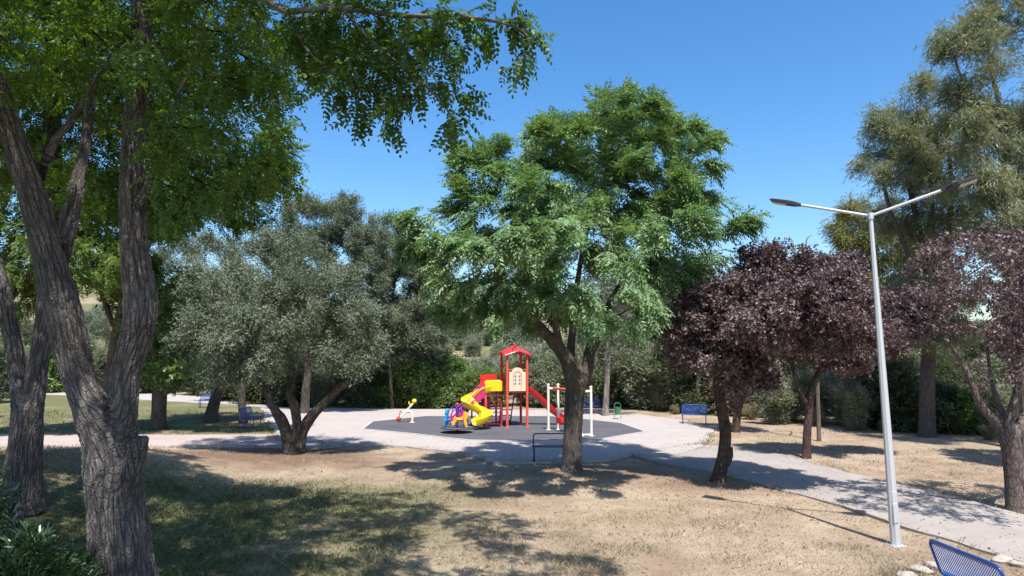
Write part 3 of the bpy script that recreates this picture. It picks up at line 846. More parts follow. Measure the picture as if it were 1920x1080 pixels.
# ---- 3. central melia ---------------------------------------------------------------
Y3 = 19.3
T3a = flare(rooted(stem([(1073, 878, Y3, 37.2), (1074, 820, Y3, 35.3), (1077, 750, Y3, 36.0), (1078, 715, Y3, 38.4), (1060, 668, Y3, 27.3), (1036, 640, Y3 - .2, 23.6), (1006, 604, Y3 - .4, 17.4), (975, 560, Y3 - .6, 12.4), (930, 500, Y3 - .8, 8.1), (890, 430, Y3 - 1, 5.0)])), 1.2, .3)
T3b = stem([(1080, 735, Y3, 31.0), (1098, 700, Y3, 24.8), (1108, 650, Y3 + .2, 20.5), (1128, 600, Y3 + .4, 16.7), (1160, 540, Y3 + .6, 12.4), (1220, 450, Y3 + .8, 8.1), (1270, 360, Y3 + 1, 5.0)])
T3c = stem([(1066, 690, Y3 + .1, 21.1), (1072, 640, Y3 + .4, 16.1), (1078, 580, Y3 + .6, 13.6), (1090, 480, Y3 + .7, 10.5), (1120, 370, Y3 + .6, 7.4), (1165, 260, Y3 + .5, 5.0)])
T3d = stem([(1052, 660, Y3 - .1, 16.1), (1040, 600, Y3 - .6, 12.4), (1030, 520, Y3 - 1., 9.9), (1010, 420, Y3 - 1.2, 7.4), (980, 330, Y3 - 1.2, 5.0)])
T3e = stem([(1104, 670, Y3 + .1, 14.9), (1122, 640, Y3 - .8, 11.2), (1150, 600, Y3 - 1.6, 8.7), (1190, 570, Y3 - 2.2, 6.2)])
Yc = Y3 - 1.5
bl3 = [pblob(1190, 235, 95, 55, Yc, 1.6), pblob(1255, 265, 60, 55, Yc + .4, 1.2), pblob(1060, 270, 90, 55, Yc, 1.6), pblob(960, 295, 55, 40, Yc - .3, 1.2, .8), pblob(900, 345, 62, 50, Yc - .4, 1.3), pblob(1290, 350, 52, 60, Yc + .5, 1.2),
       pblob(1000, 390, 110, 70, Yc - .8, 2.), pblob(1180, 370, 110, 80, Yc, 2.3), pblob(1110, 450, 100, 60, Yc - 2.4, 1.4), pblob(1260, 430, 90, 50, Yc - .4, 1.8, 1.), pblob(1340, 415, 55, 36, Yc - .2, 1.1, 1.8), pblob(1380, 418, 32, 24, Yc - .2, .8, 2.6), pblob(880, 300, 40, 34, Yc, 1., 1.3), pblob(870, 380, 45, 40, Yc, 1.1, 1.2), pblob(1310, 300, 40, 60, Yc + .3, 1.1, 1.3), pblob(1120, 225, 60, 35, Yc, 1.2, 1.2),
       pblob(880, 470, 70, 55, Yc - .8, 1.4), pblob(790, 440, 45, 32, Yc - .6, .9), pblob(960, 520, 95, 55, Yc - 1.5, 1.6), pblob(1170, 520, 70, 38, Yc - 3., 1.1), pblob(910, 580, 70, 40, Yc - .6, 1.2), pblob(1080, 560, 90, 35, Yc - 2.2, 1.4),
       pblob(1190, 610, 36, 28, Yc - 2., .7), pblob(1250, 510, 60, 45, Yc, 1.3, .8), pblob(1060, 350, 110, 90, Yc + 2.2, 1.6, .8), pblob(1180, 330, 100, 110, Yc + 2.4, 1.5, .8), pblob(1000, 470, 100, 70, Yc + 2.2, 1.5, .6), pblob(1000, 450, 120, 50, Yc - 3.8, 1.0, .7), pblob(1150, 430, 110, 50, Yc - 4., 1., .7), pblob(800, 470, 60, 40, Yc - .8, 1.), pblob(850, 540, 60, 40, Yc - .8, 1.1), pblob(1310, 470, 60, 40, Yc - .4, 1.2), pblob(780, 425, 45, 26, Yc - .7, .9, 1.2), pblob(880, 600, 50, 26, Yc - .8, .9), pblob(1130, 600, 70, 26, Yc - 2.6, 1.), pblob(1210, 570, 50, 36, Yc - 1.6, 1.), pblob(1000, 560, 90, 40, Yc + 1.5, 1.4), pblob(1180, 480, 100, 60, Yc + 2., 1.6)]
make_tree('melia_tree', 'broad bright green melia tree with feathery leaves in front of the play tower', 'tree', [T3a, T3b, T3c, T3d, T3e], bl3, 2100, 0, None, None, M['bark_melia'],
          step=.3, kill=.48, r0=.006, leaf_r=.02, infl=4, remesh=(.03, .012),
          leaf_sets=[(TEMPS['melia'], 16500, M['leaf_melia'], {'scale': .96, 'jit': .10, 'out_w': .75, 'up_w': .08, 'rnd_w': .32, 'tipw': 5., 'gaps': (.75, .38)})])

# ---- 4. gnarled olive ---------------------------------------------------------------
Y4 = 22.6
T4a = flare(rooted(stem([(546, 846, Y4, 27.2), (539, 815, Y4, 20.8), (526, 785, Y4, 19.2), (514, 765, Y4, 16.0), (500, 735, Y4, 12.8), (480, 705, Y4 - .2, 10.4), (455, 670, Y4 - .4, 8.0), (430, 620, Y4 - .5, 5.6)])), 1.15, .2)
T4b = stem([(553, 842, Y4, 19.2), (556, 800, Y4 - .1, 17.6), (552, 765, Y4 - .1, 16.0), (543, 735, Y4, 13.6), (548, 700, Y4 + .2, 11.2), (540, 650, Y4 + .3, 8.8), (550, 580, Y4 + .3, 6.4)])
T4c = stem([(562, 842, Y4, 20.8), (570, 805, Y4 + .1, 17.6), (588, 775, Y4 + .1, 17.6), (618, 745, Y4, 15.2), (645, 722, Y4 - .1, 13.6), (680, 708, Y4 - .2, 10.4), (690, 680, Y4 - .2, 7.2), (700, 620, Y4 - .2, 4.8)])
T4d = stem([(630, 732, Y4, 10.4), (622, 700, Y4 + .2, 7.2), (615, 640, Y4 + .3, 5.6), (620, 560, Y4 + .3, 4.0)])
T4e = stem([(520, 775, Y4, 12.0), (505, 755, Y4 + .6, 8.8), (520, 720, Y4 + 1., 7.2), (500, 660, Y4 + 1.2, 4.8)])
bl4 = [pblob(600, 560, 95, 90, Y4, 2.0), pblob(490, 540, 105, 85, Y4, 2.0), pblob(545, 470, 80, 45, Y4, 1.4), pblob(650, 610, 60, 60, Y4 - .3, 1.2), pblob(420, 610, 75, 60, Y4, 1.3), pblob(500, 640, 90, 45, Y4 - .8, 1.3),
       pblob(600, 650, 70, 35, Y4 - .6, 1.2), pblob(690, 650, 35, 45, Y4 - .2, .8), pblob(395, 530, 60, 60, Y4 + .4, 1.2), pblob(430, 690, 45, 34, Y4 - .2, .9, 1.), pblob(480, 690, 45, 26, Y4 - .9, .8), pblob(650, 685, 50, 26, Y4 - .5, .8), pblob(385, 650, 50, 50, Y4 + .3, 1.2), pblob(540, 600, 60, 50, Y4 - 1.5, .9)]
make_tree('olive_tree', 'gnarled grey-green olive tree with several trunks beside the plaza', 'tree', [T4a, T4b, T4c, T4d, T4e], bl4, 900, 0, None, None, M['bark_olive'],
          step=.28, kill=.42, r0=.006, leaf_r=.02, infl=4, remesh=(.022, .03),
          leaf_sets=[(TEMPS['olive'], 20000, M['leaf_olive'], {'scale': 1.1, 'jit': .17, 'out_w': .35, 'up_w': .2, 'gaps': (.9, .34)})])

# ---- 5. other trees of the middle distance ------------------------------------------
def simple(name, label, trunk, limbs, blobs, n_attr, sets, bark, **kw):
    st = [flare(rooted(stem(trunk)), 1.2, .2)] + [stem(l) for l in limbs]
    g_ = kw.pop('gap', None)
    if g_: sets = [(a, b, c, dict(d, gaps=g_)) for a, b, c, d in sets]
    kw.setdefault('step', .32); kw.setdefault('kill', .5); kw.setdefault('r0', .007); kw.setdefault('leaf_r', .024)
    return make_tree(name, label, 'tree', st, blobs, n_attr, 0, None, None, M[bark], leaf_sets=sets, **kw)

def S(t, n, m, **kw):
    kw.setdefault('jit', .18); kw.setdefault('out_w', .4); return (TEMPS[t], n, M[m], kw)

# olives and tall grey trees behind the gnarled olive
y = 33.
simple('olive_tree', 'straight-trunked grey olive tree behind the blue bench seen side-on', [(455, 778, y, 15), (452, 740, y, 13), (458, 690, y, 12), (440, 600, y, 12), (420, 520, y, 8)], [[(455, 690, y, 12), (480, 640, y, 9), (500, 560, y, 6)]],
       [pblob(385, 500, 80, 70, y, 2.4), pblob(440, 560, 80, 80, y, 2.4), pblob(350, 570, 60, 70, y, 2.), pblob(400, 650, 80, 45, y, 2.), pblob(340, 460, 50, 45, y, 1.5)], 700, [S('olive', 10000, 'leaf_olive', scale=1.5)], 'bark_olive', gap=(1.3, .36), step=.4, kill=.6)
y = 38.
simple('olive_tree', 'tall upright grey-green tree rising behind the gnarled olive', [(572, 762, y, 17), (574, 720, y, 15), (590, 650, y, 12), (610, 540, y, 12), (620, 430, y, 7)], [[(580, 690, y, 16), (560, 600, y, 11), (555, 470, y, 6)], [(595, 640, y, 12), (650, 560, y, 8), (670, 480, y, 5)]],
       [pblob(620, 420, 55, 50, y, 1.8), pblob(560, 430, 40, 50, y, 1.6), pblob(650, 500, 60, 60, y, 2.), pblob(590, 510, 70, 60, y, 2.), pblob(690, 560, 50, 70, y, 1.8), pblob(640, 620, 60, 60, y, 1.8), pblob(590, 395, 55, 34, y, 1.5, 1.4), pblob(650, 410, 50, 45, y, 1.5, 1.3), pblob(560, 400, 40, 36, y, 1.3), pblob(700, 470, 40, 50, y, 1.4), pblob(620, 460, 70, 50, y, 1.6), pblob(540, 470, 50, 50, y, 1.6), pblob(680, 460, 40, 50, y, 1.4)], 1000, [S('olive', 21000, 'leaf_greyg', scale=1.6, up_w=.5)], 'bark_olive', gap=(1.6, .22), step=.42, kill=.62)
y = 41.
simple('olive_tree', 'wispy grey tree with thin dark branches left of the green thicket', [(735, 768, y, 7), (732, 700, y, 6), (728, 620, y, 5), (740, 530, y, 4), (752, 450, y, 4)], [[(730, 650, y, 8), (760, 560, y, 6), (800, 480, y, 4)], [(728, 610, y, 7), (705, 540, y, 5), (700, 450, y, 3)]],
       [pblob(755, 480, 40, 60, y, 1.8), pblob(720, 500, 35, 60, y, 1.6), pblob(800, 520, 45, 60, y, 1.8), pblob(770, 600, 65, 50, y, 2.), pblob(710, 600, 40, 60, y, 1.8), pblob(800, 640, 45, 45, y, 1.6), pblob(835, 560, 35, 60, y, 1.5), pblob(730, 440, 30, 40, y, 1.3), pblob(690, 640, 45, 50, y, 1.6)], 900, [S('olive', 15000, 'leaf_greyg', scale=1.6, up_w=.6)], 'bark_olive', gap=(1.6, .22), step=.42, kill=.62)
y = 43.5
simple('olive_tree', 'drooping grey olive whose foliage hangs over the green thicket', [(800, 764, y, 6), (796, 720, y, 6), (785, 650, y, 7), (790, 560, y, 5), (800, 480, y, 3)], [[(790, 680, y, 6), (745, 620, y, 5), (720, 560, y, 3)], [(788, 640, y, 5), (830, 580, y, 4), (845, 520, y, 3)]],
       [pblob(790, 600, 55, 60, y, 1.8), pblob(740, 620, 55, 45, y, 1.7), pblob(810, 520, 40, 50, y, 1.5), pblob(700, 660, 45, 40, y, 1.4), pblob(800, 660, 40, 30, y, 1.3), pblob(740, 530, 45, 45, y, 1.5), pblob(835, 590, 30, 50, y, 1.2), pblob(690, 580, 40, 50, y, 1.4)], 900, [S('olive', 13000, 'leaf_olive', scale=1.5)], 'bark_olive', gap=(1.2, .25), step=.36, kill=.55)
# broad-leaved trees on the left lawn
y = 30.2
simple('mulberry_tree', 'dark-trunked tree with low leafy shoots on the lawn right of the fork', [(297, 806, y, 28), (298, 770, y, 25), (300, 720, y, 26), (290, 650, y, 18), (270, 560, y, 12)], [[(300, 715, y, 15), (330, 650, y, 10), (350, 600, y, 6)], [(300, 740, y, 8), (345, 725, y - .6, 6), (385, 715, y - 1., 4)]],
       [pblob(290, 600, 60, 60, y, 1.8), pblob(330, 690, 55, 38, y - .6, 1.3), pblob(270, 690, 30, 40, y, 1.), pblob(380, 715, 38, 18, y - 1., .5, 1.4), pblob(330, 560, 55, 50, y, 1.5), pblob(240, 540, 50, 60, y, 1.5)], 460, [S('broad', 2300, 'leaf_green', scale=1.4)], 'bark_melia', step=.35)
y = 33.5
simple('mulberry_tree', 'short leaning dark trunk on the lawn in front of the farthest blue bench', [(394, 794, y, 26), (398, 765, y, 21), (408, 738, y, 19), (420, 700, y, 15), (435, 650, y, 10)], [[(408, 735, y, 12), (385, 690, y, 9), (370, 640, y, 6)]],
       [pblob(400, 660, 60, 35, y, 1.4), pblob(440, 620, 50, 45, y, 1.4), pblob(370, 630, 50, 45, y, 1.4)], 300, [S('broad', 1500, 'leaf_dark', scale=1.4)], 'bark_melia', step=.35)
y = 26.
simple('robinia_tree', 'leafy robinia behind the bank seen between the near trunks', [(-70, 800, y, 30), (-60, 700, y, 24), (-30, 560, y, 18), (0, 400, y, 12)], [[(-55, 660, y, 14), (20, 560, y, 10), (90, 480, y, 6)]],
       [pblob(20, 400, 100, 90, y, 2.2), pblob(120, 470, 110, 80, y, 2.2), pblob(-40, 520, 90, 90, y, 2.), pblob(210, 500, 75, 60, y, 1.6), pblob(40, 560, 60, 50, y, 1.4), pblob(40, 330, 110, 70, y, 2)], 600, [S('robinia', 5000, 'leaf_lime', scale=1.9, up_w=-.1)], 'bark_melia', step=.4, kill=.6)
y = 24.
simple('robinia_tree', 'robinia with fresh green crown over the left lawn path', [(200, 790, y + 6, 20), (205, 700, y + 6, 17), (220, 600, y + 5, 13), (260, 480, y + 4, 10), (300, 380, y + 3, 7)], [[(215, 620, y + 5, 10), (180, 520, y + 5, 7), (150, 420, y + 5, 5)]],
       [pblob(300, 380, 100, 70, y + 3, 2.2), pblob(420, 350, 110, 60, y + 2, 2.), pblob(200, 420, 100, 70, y + 4, 2.), pblob(510, 280, 60, 60, y + 1, 1.4, .7), pblob(460, 420, 60, 30, y + 2, 1.2, .7), pblob(250, 500, 70, 50, y + 4, 1.5)], 600, [S('robinia', 6500, 'leaf_robinia', scale=1.8, up_w=-.1)], 'bark_melia', step=.4, kill=.6)

# ---- 6. purple-leaved plums ----------------------------------------------------------
y = 17.5
simple('plum_tree', 'purple-leaved plum with a knobbly leaning trunk left of the path', [(1346, 903, y, 26), (1356, 860, y, 22), (1362, 810, y, 21), (1350, 755, y, 20), (1346, 705, y, 20), (1358, 650, y, 15), (1380, 570, y, 10), (1390, 500, y, 6)],
       [[(1348, 710, y, 13), (1318, 650, y, 9), (1290, 580, y, 6)], [(1352, 680, y, 12), (1410, 630, y - .5, 10), (1480, 590, y - 1., 8), (1560, 570, y - 1.4, 6)], [(1352, 830, y - .1, 10), (1366, 800, y - .2, 16), (1368, 792, y - .2, 9)], [(1360, 885, y, 8), (1374, 850, y, 12), (1370, 838, y, 8)]],
       [pblob(1400, 535, 95, 62, y, 1.5), pblob(1320, 560, 62, 55, y, 1.2), pblob(1470, 535, 55, 60, y, 1.1), pblob(1370, 610, 110, 55, y, 1.6), pblob(1290, 600, 45, 50, y, 1.), pblob(1450, 620, 70, 50, y, 1.2), pblob(1350, 675, 55, 35, y - .3, .9), pblob(1410, 480, 55, 30, y, .8), pblob(1430, 680, 45, 30, y - .3, .8), pblob(1545, 560, 75, 55, y - 1.3, 1.2), pblob(1600, 610, 50, 48, y - 1.6, .9), pblob(1510, 630, 60, 40, y - 1.2, 1.), pblob(1500, 575, 80, 50, y - 2.1, 1.), pblob(1430, 610, 70, 50, y - 1.9, .9), pblob(1570, 620, 50, 40, y - 2.2, .8), pblob(1480, 580, 60, 60, y - .5, 1.2), pblob(1290, 660, 40, 34, y, .8), pblob(1400, 720, 45, 24, y - .4, .7, .8), pblob(1470, 500, 50, 34, y - .3, .9)],
       1050, [S('plum', 20000, 'leaf_plum', scale=1.05, jit=.13)], 'bark_plum', gap=(.7, .27), step=.22, kill=.36, r0=.005, leaf_r=.016)
y = 21.5
simple('plum_tree', 'purple-leaved plum on the dry grass between path and thicket', [(1512, 858, y, 16), (1513, 810, y, 14), (1518, 765, y, 14), (1516, 740, y, 15), (1535, 700, y, 11), (1555, 650, y, 10), (1575, 580, y, 6)],
       [[(1512, 760, y, 10), (1500, 735, y, 10), (1490, 710, y, 9), (1480, 650, y, 6)], [(1530, 705, y, 9), (1590, 640, y, 7), (1620, 600, y, 5)]],
       [pblob(1545, 560, 70, 55, y, 1.4), pblob(1600, 590, 60, 55, y, 1.3), pblob(1500, 620, 55, 50, y, 1.2), pblob(1570, 650, 80, 42, y, 1.4), pblob(1640, 620, 30, 40, y, .8), pblob(1510, 520, 45, 35, y, .9), pblob(1570, 505, 40, 30, y, .8), pblob(1685, 600, 45, 48, y, 1.1), pblob(1720, 585, 38, 50, y - .4, 1.), pblob(1660, 640, 45, 30, y, .9)],
       850, [S('plum', 13500, 'leaf_plum', scale=1.15, jit=.15)], 'bark_plum', gap=(.7, .27), step=.25, kill=.4, r0=.005, leaf_r=.018)
y = 29.
simple('plum_tree', 'small rosy plum half hidden behind the knobbly plum trunk', [(1380, 808, y, 15), (1382, 770, y, 14), (1392, 735, y, 16), (1400, 690, y, 12), (1410, 620, y, 7)], [[(1388, 745, y, 8), (1370, 700, y, 6), (1360, 650, y, 5)], [(1394, 725, y, 8), (1430, 690, y, 6), (1450, 640, y, 4)]],
       [pblob(1400, 680, 50, 35, y, 1.3), pblob(1440, 700, 32, 28, y, 1.), pblob(1370, 690, 35, 30, y, 1.), pblob(1400, 620, 60, 45, y, 1.4)], 300, [S('plum', 2600, 'leaf_plum', scale=1.3, lo=.5, hi=1.)], 'bark_plum', gap=(.7, .27), step=.3, kill=.45)
y = 14.4
simple('plum_tree', 'sparse half-bare plum with crooked limbs at the right edge', [(1908, 950, y, 38), (1904, 900, y, 34), (1898, 850, y, 33), (1892, 808, y, 34), (1868, 790, y, 18), (1842, 772, y, 14), (1815, 700, y, 11), (1780, 640, y, 8), (1750, 600, y, 5)],
       [[(1896, 830, y, 24), (1888, 795, y - .2, 17), (1905, 745, y - .2, 13), (1915, 690, y - .2, 10), (1900, 600, y, 7), (1890, 500, y, 5)], [(1898, 825, y, 22), (1915, 790, y + .2, 19), (1940, 760, y + .3, 14), (1990, 690, y + .4, 10), (2010, 600, y + .4, 6)],
        [(1890, 790, y, 13), (1872, 760, y + .4, 11), (1858, 715, y + .6, 7), (1850, 640, y + .7, 5)]],
       [pblob(1800, 510, 100, 55, y, 1.), pblob(1890, 620, 60, 55, y, .9), pblob(1960, 560, 110, 90, y, 1.3), pblob(1730, 560, 55, 45, y, .8), pblob(1870, 470, 90, 40, y, 1.), pblob(1890, 690, 40, 25, y - .2, .6), pblob(1690, 610, 45, 40, y + .3, .7), pblob(1780, 600, 60, 40, y, .8, .6), pblob(1830, 480, 110, 60, y - 2., 1.2, .9), pblob(1950, 520, 110, 80, y - 2.4, 1.2, .9)],
       900, [S('plum', 2700, 'leaf_plum', scale=.9, jit=.1, lo=.2, hi=.75)], 'bark_plumgrey', gap=(.8, .42), step=.2, kill=.3, r0=.005, leaf_r=.014)

y = 19.5
simple('plum_tree', 'purple-leaved plum cut off by the right edge behind the sparse crooked one', [(2010, 880, y, 22), (2008, 820, y, 20), (2000, 760, y, 18), (1985, 690, y, 13), (1965, 600, y, 8)], [[(2002, 770, y, 12), (2040, 690, y, 9), (2070, 600, y, 6)]],
       [pblob(1960, 600, 85, 65, y, 1.8), pblob(2050, 580, 85, 70, y, 1.8), pblob(1990, 520, 80, 50, y, 1.6), pblob(1930, 650, 55, 45, y, 1.3), pblob(2080, 650, 70, 50, y, 1.5)], 500, [S('plum', 8000, 'leaf_plum', scale=1.1, jit=.15)], 'bark_plum', gap=(.7, .27), step=.26, kill=.42, r0=.005, leaf_r=.018)

# ---- 7. eucalyptus ------------------------------------------------------------------
y = 27.5
simple('eucalyptus_tree', 'stout eucalyptus with several stems darkened to look shaded behind the purple plums', [(1738, 822, y, 30), (1738, 780, y, 27), (1738, 720, y, 26), (1742, 640, y, 22), (1738, 540, y, 17), (1728, 450, y, 12), (1705, 350, y, 9), (1690, 240, y, 6)],
       [[(1742, 640, y, 16), (1765, 540, y, 13), (1778, 450, y, 11), (1785, 350, y + .4, 8), (1775, 240, y + .6, 5)], [(1738, 560, y, 12), (1700, 470, y - .4, 9), (1670, 400, y - .6, 7), (1655, 340, y - .6, 5)], [(1730, 470, y, 9), (1750, 390, y - 1., 7), (1740, 300, y - 1.4, 5)]],
       [pblob(1700, 205, 45, 50, y, 1.3), pblob(1690, 290, 55, 50, y, 1.5), pblob(1740, 330, 60, 50, y - 1., 1.4), pblob(1665, 320, 40, 40, y - .6, 1.2), pblob(1780, 260, 60, 55, y + .6, 1.5), pblob(1730, 420, 60, 50, y, 1.4), pblob(1690, 400, 45, 40, y, 1.3), pblob(1790, 400, 55, 55, y, 1.4), pblob(1725, 160, 30, 28, y, .9), pblob(1640, 300, 22, 22, y, .7), pblob(1750, 480, 60, 35, y, 1.2), pblob(1650, 240, 30, 40, y, .9), pblob(1740, 240, 45, 40, y, 1.2), pblob(1620, 310, 22, 18, y, .7, 1.4), pblob(1700, 340, 60, 50, y, 1.4), pblob(1700, 540, 60, 55, y, 1.5), pblob(1790, 540, 60, 60, y, 1.5), pblob(1760, 620, 60, 45, y - .6, 1.3)],
       1400, [S('euc', 10500, 'leaf_euc', scale=1.1, up_w=-.2, jit=.2), S('euc', 2600, 'leaf_euc_y', scale=1.1, up_w=-.2)], 'bark_melia', gap=(1.2, .42), step=.32, kill=.55, leaf_r=.022)  # darker melia bark here puts shade into the trunk colour
y = 23.5
simple('eucalyptus_tree', 'tallest eucalyptus with pale bare limbs and domed crown', [(1930, 842, y, 27), (1926, 760, y, 25), (1917, 640, y, 23), (1906, 520, y, 20), (1898, 400, y, 17), (1886, 300, y, 15), (1878, 210, y, 11), (1860, 140, y, 7), (1850, 60, y, 5)],
       [[(1900, 440, y, 12), (1868, 350, y - .6, 10), (1830, 290, y - 1., 7), (1800, 230, y - 1., 5)], [(1886, 310, y, 9), (1850, 230, y, 7), (1810, 170, y, 5), (1790, 110, y, 4)], [(1894, 360, y, 10), (1925, 260, y + .4, 8), (1945, 140, y + .6, 6), (1940, 40, y + .6, 4)], [(1910, 560, y, 11), (1875, 500, y - .8, 8), (1840, 440, y - 1., 6)]],
       [pblob(1830, 70, 70, 48, y, 1.6), pblob(1880, 35, 80, 45, y, 1.6), pblob(1790, 110, 40, 45, y, 1.3), pblob(1930, 90, 70, 70, y, 1.6), pblob(1860, 150, 70, 42, y - .6, 1.6), pblob(1950, 230, 60, 70, y, 1.7), pblob(1820, 250, 45, 40, y - .8, 1.1), pblob(1870, 420, 60, 50, y - 1., 1.4), pblob(1930, 360, 60, 60, y, 1.5), pblob(1850, 340, 50, 30, y - 1., 1.2), pblob(1960, 460, 60, 80, y, 1.7), pblob(1790, 175, 45, 32, y, 1.), pblob(1900, 280, 70, 50, y, 1.4), pblob(1910, 180, 70, 50, y, 1.4), pblob(1800, 350, 50, 40, y, 1.2), pblob(1900, 440, 70, 50, y - .5, 1.4), pblob(1800, 40, 45, 35, y, 1.2), pblob(1850, 200, 60, 40, y, 1.2, .7), pblob(1920, -40, 90, 50, y, 1.6, .6)],
       1500, [S('euc', 11500, 'leaf_euc', scale=1.1, up_w=-.2, jit=.2), S('euc', 1800, 'leaf_euc_y', scale=1.1, up_w=-.2)], 'bark_euc', gap=(1.2, .42), step=.32, kill=.55, leaf_r=.022)
y = 34.
simple('eucalyptus_tree', 'young eucalyptus with light yellow-green sprays left of the lamp post', [(1668, 800, y, 9), (1664, 700, y, 8), (1655, 600, y, 11), (1640, 520, y, 8), (1620, 450, y, 5)], [[(1655, 600, y, 7), (1690, 520, y, 6), (1710, 460, y, 4)], [(1648, 550, y, 5), (1600, 470, y, 4), (1570, 420, y, 3)]],
       [pblob(1610, 400, 45, 26, y, 1.2), pblob(1570, 425, 28, 20, y, .8), pblob(1640, 460, 50, 40, y, 1.4), pblob(1700, 470, 40, 45, y, 1.3), pblob(1650, 380, 30, 20, y, .8), pblob(1700, 530, 40, 40, y, 1.2), pblob(1620, 520, 40, 40, y, 1.2, .6), pblob(1690, 430, 45, 35, y, 1.2), pblob(1720, 500, 40, 40, y - .6, 1.2), pblob(1590, 450, 40, 26, y, 1.)],
       420, [S('euc', 5000, 'leaf_euc_y', scale=1.3, up_w=-.3), S('euc', 1200, 'leaf_euc', scale=1.3, up_w=-.3)], 'bark_euc', step=.4, kill=.6)
# bare twig tree poking out above the plums
y = 26.
simple('dead_tree', 'bare pale twigs sticking up above the purple plum crowns', [(1535, 800, y, 8), (1532, 700, y, 7), (1525, 600, y, 5), (1518, 500, y, 3), (1508, 440, y, 2)], [[(1528, 640, y, 4), (1560, 540, y, 3), (1575, 470, y, 2)], [(1525, 600, y, 3), (1500, 520, y, 2), (1486, 450, y, 1.5)]],
       [pblob(1520, 470, 45, 45, y, .8), pblob(1560, 510, 30, 40, y, .6)], 60, [], 'bark_twig', step=.3, kill=.4, r0=.004)

# ---- 8. prototypes for thicket, hedge and far hillside -------------------------------
def proto(name, label, kind, stems_n, hgt, wid, leaf, temps, n, nattr, bark, scale, group, cat, low=.1, flat=1., **kw):
    st = []
    for k in range(stems_n):
        a = 2 * math.pi * k / stems_n + random.uniform(-.4, .4); d = .0 if k == 0 else .12
        b = np.array([d * math.cos(a), d * math.sin(a), -.15]); t = np.array([wid * .3 * math.cos(a) * (stems_n > 1), wid * .3 * math.sin(a) * (stems_n > 1), hgt * .55])
        st.append((np.array([b, b * .5 + t * .5 + np.array([random.uniform(-.1, .1), random.uniform(-.1, .1), 0]), t]), np.array([.05, .04, .02]) * hgt / 4))
    bl = []
    for k in range(9):
        a = random.uniform(0, 6.28); q = random.uniform(0, .6) * wid
        z = random.uniform(low, .82) * hgt; sz = wid * random.uniform(.28, .45)
        bl.append((np.array([q * math.cos(a), q * math.sin(a), z]), np.array([sz, sz, min(sz * flat, hgt - z + .1)])))
    A = blob_pts(bl, nattr); A = A[A[:, 2] > .1]
    stp = hgt / 14
    pos, par, sr = colonize([(p, r_, i > 0) for i, (p, r_) in enumerate(st)], A, stp, stp * 1.7, hgt * 2, 90, (0, 0, .08), .15)
    r = radii(par, sr, .0035 * hgt / 2)
    V, Q_, T_, B, sp, ch = wood_tubes(pos, par, r, .0035 * hgt)
    e = empty(name, label, cat, (0, 0, 0), 0, group)
    mesh_np('trunk', V, [Q_, T_], M[bark], e, {'bark': ('POINT', 'FLOAT_VECTOR', B)})
    crown_mesh('crown', sp, par, r, ch, TEMPS[temps], n, M[leaf], e, scale=scale, leaf_r=.012 * hgt, jit=.05 * hgt, **kw)
    return e

PR = {}
PR['olive'] = [proto('olive_tree', 'round grey-green olive tree among others on the hillside beyond the park', 0, 2, 4.6, 2.1, 'leaf_olive', 'olive', 1500, 240, 'bark_olive', 2.3, 'olive trees on the far hillside', 'tree', .38) for _ in range(2)]
PR['green'] = [proto('green_shrub', 'bright green rounded shrub in the thicket behind the yellow slide', 0, 5, 3.2, 1.9, 'leaf_green', 'bush', 2600, 260, 'bark_twig', 1.9, 'bright green shrubs behind the playground', 'shrub', .08) for _ in range(2)]
PR['dark'] = [proto('dark_shrub', 'dark evergreen shrub forming the shady hedge behind plaza and lawn', 0, 5, 3.4, 1.9, 'leaf_dark', 'bush', 2600, 260, 'bark_twig', 1.9, 'dark evergreen shrubs of the hedge', 'shrub', .05) for _ in range(2)]
PR['grey'] = [proto('grey_shrub', 'pale grey-green feathery shrub in the thicket around the park', 0, 5, 3.6, 1.7, 'leaf_shrubgrey', 'olive', 2800, 260, 'bark_twig', 1.9, 'grey-green shrubs of the thicket', 'shrub', .1, up_w=.6) for _ in range(2)]
PR['dry'] = [proto('dry_shrub', 'low straw-coloured dry scrub along the edge of the thicket', 0, 6, 1.5, 1.0, 'leaf_dry', 'olive', 900, 140, 'bark_twig', 1.5, 'dry scrub along the thicket edge', 'shrub', .05, up_w=.5) for _ in range(2)]
PR['talldark'] = [proto('evergreen_tree', 'dense dark evergreen tree in the shady belt behind the plaza', 0, 2, 6.5, 2.3, 'leaf_dark', 'olive', 3600, 330, 'bark_olive', 2.2, 'dark evergreen trees behind the plaza', 'tree', .2) for _ in range(2)]
PR['tallgrey'] = [proto('wild_olive_tree', 'tall loose grey-green wild olive in the belt behind the plaza', 0, 2, 6.5, 2.2, 'leaf_greyg', 'olive', 3600, 330, 'bark_olive', 2.1, 'grey-green wild olives behind the plaza', 'tree', .22, up_w=.4) for _ in range(2)]
USED = set()
def put(kind, x, y, h, w=1., rz=None):
    pr = random.choice(PR[kind]); H = {'olive': 4.6, 'green': 3.2, 'dark': 3.4, 'grey': 3.6, 'dry': 1.5, 'talldark': 6.5, 'tallgrey': 6.5}[kind]
    o = pr if pr.name not in USED else copy_tree(pr)
    USED.add(pr.name)
    s = h / H
    o.location = (x, y, hz(x, y) - .02); o.scale = (s * w, s * w, s); o.rotation_euler = (0, 0, random.uniform(0, 6.28) if rz is None else rz)
    return o
def putpx(kind, px, y, top, w=1.):
    """stands at column px and depth y, its top at picture row `top`"""
    g = P(px, 700, y); x = g[0]; h = P(px, top, y)[2] - hz(x, y)
    return put(kind, x, y, max(.5, h), w)

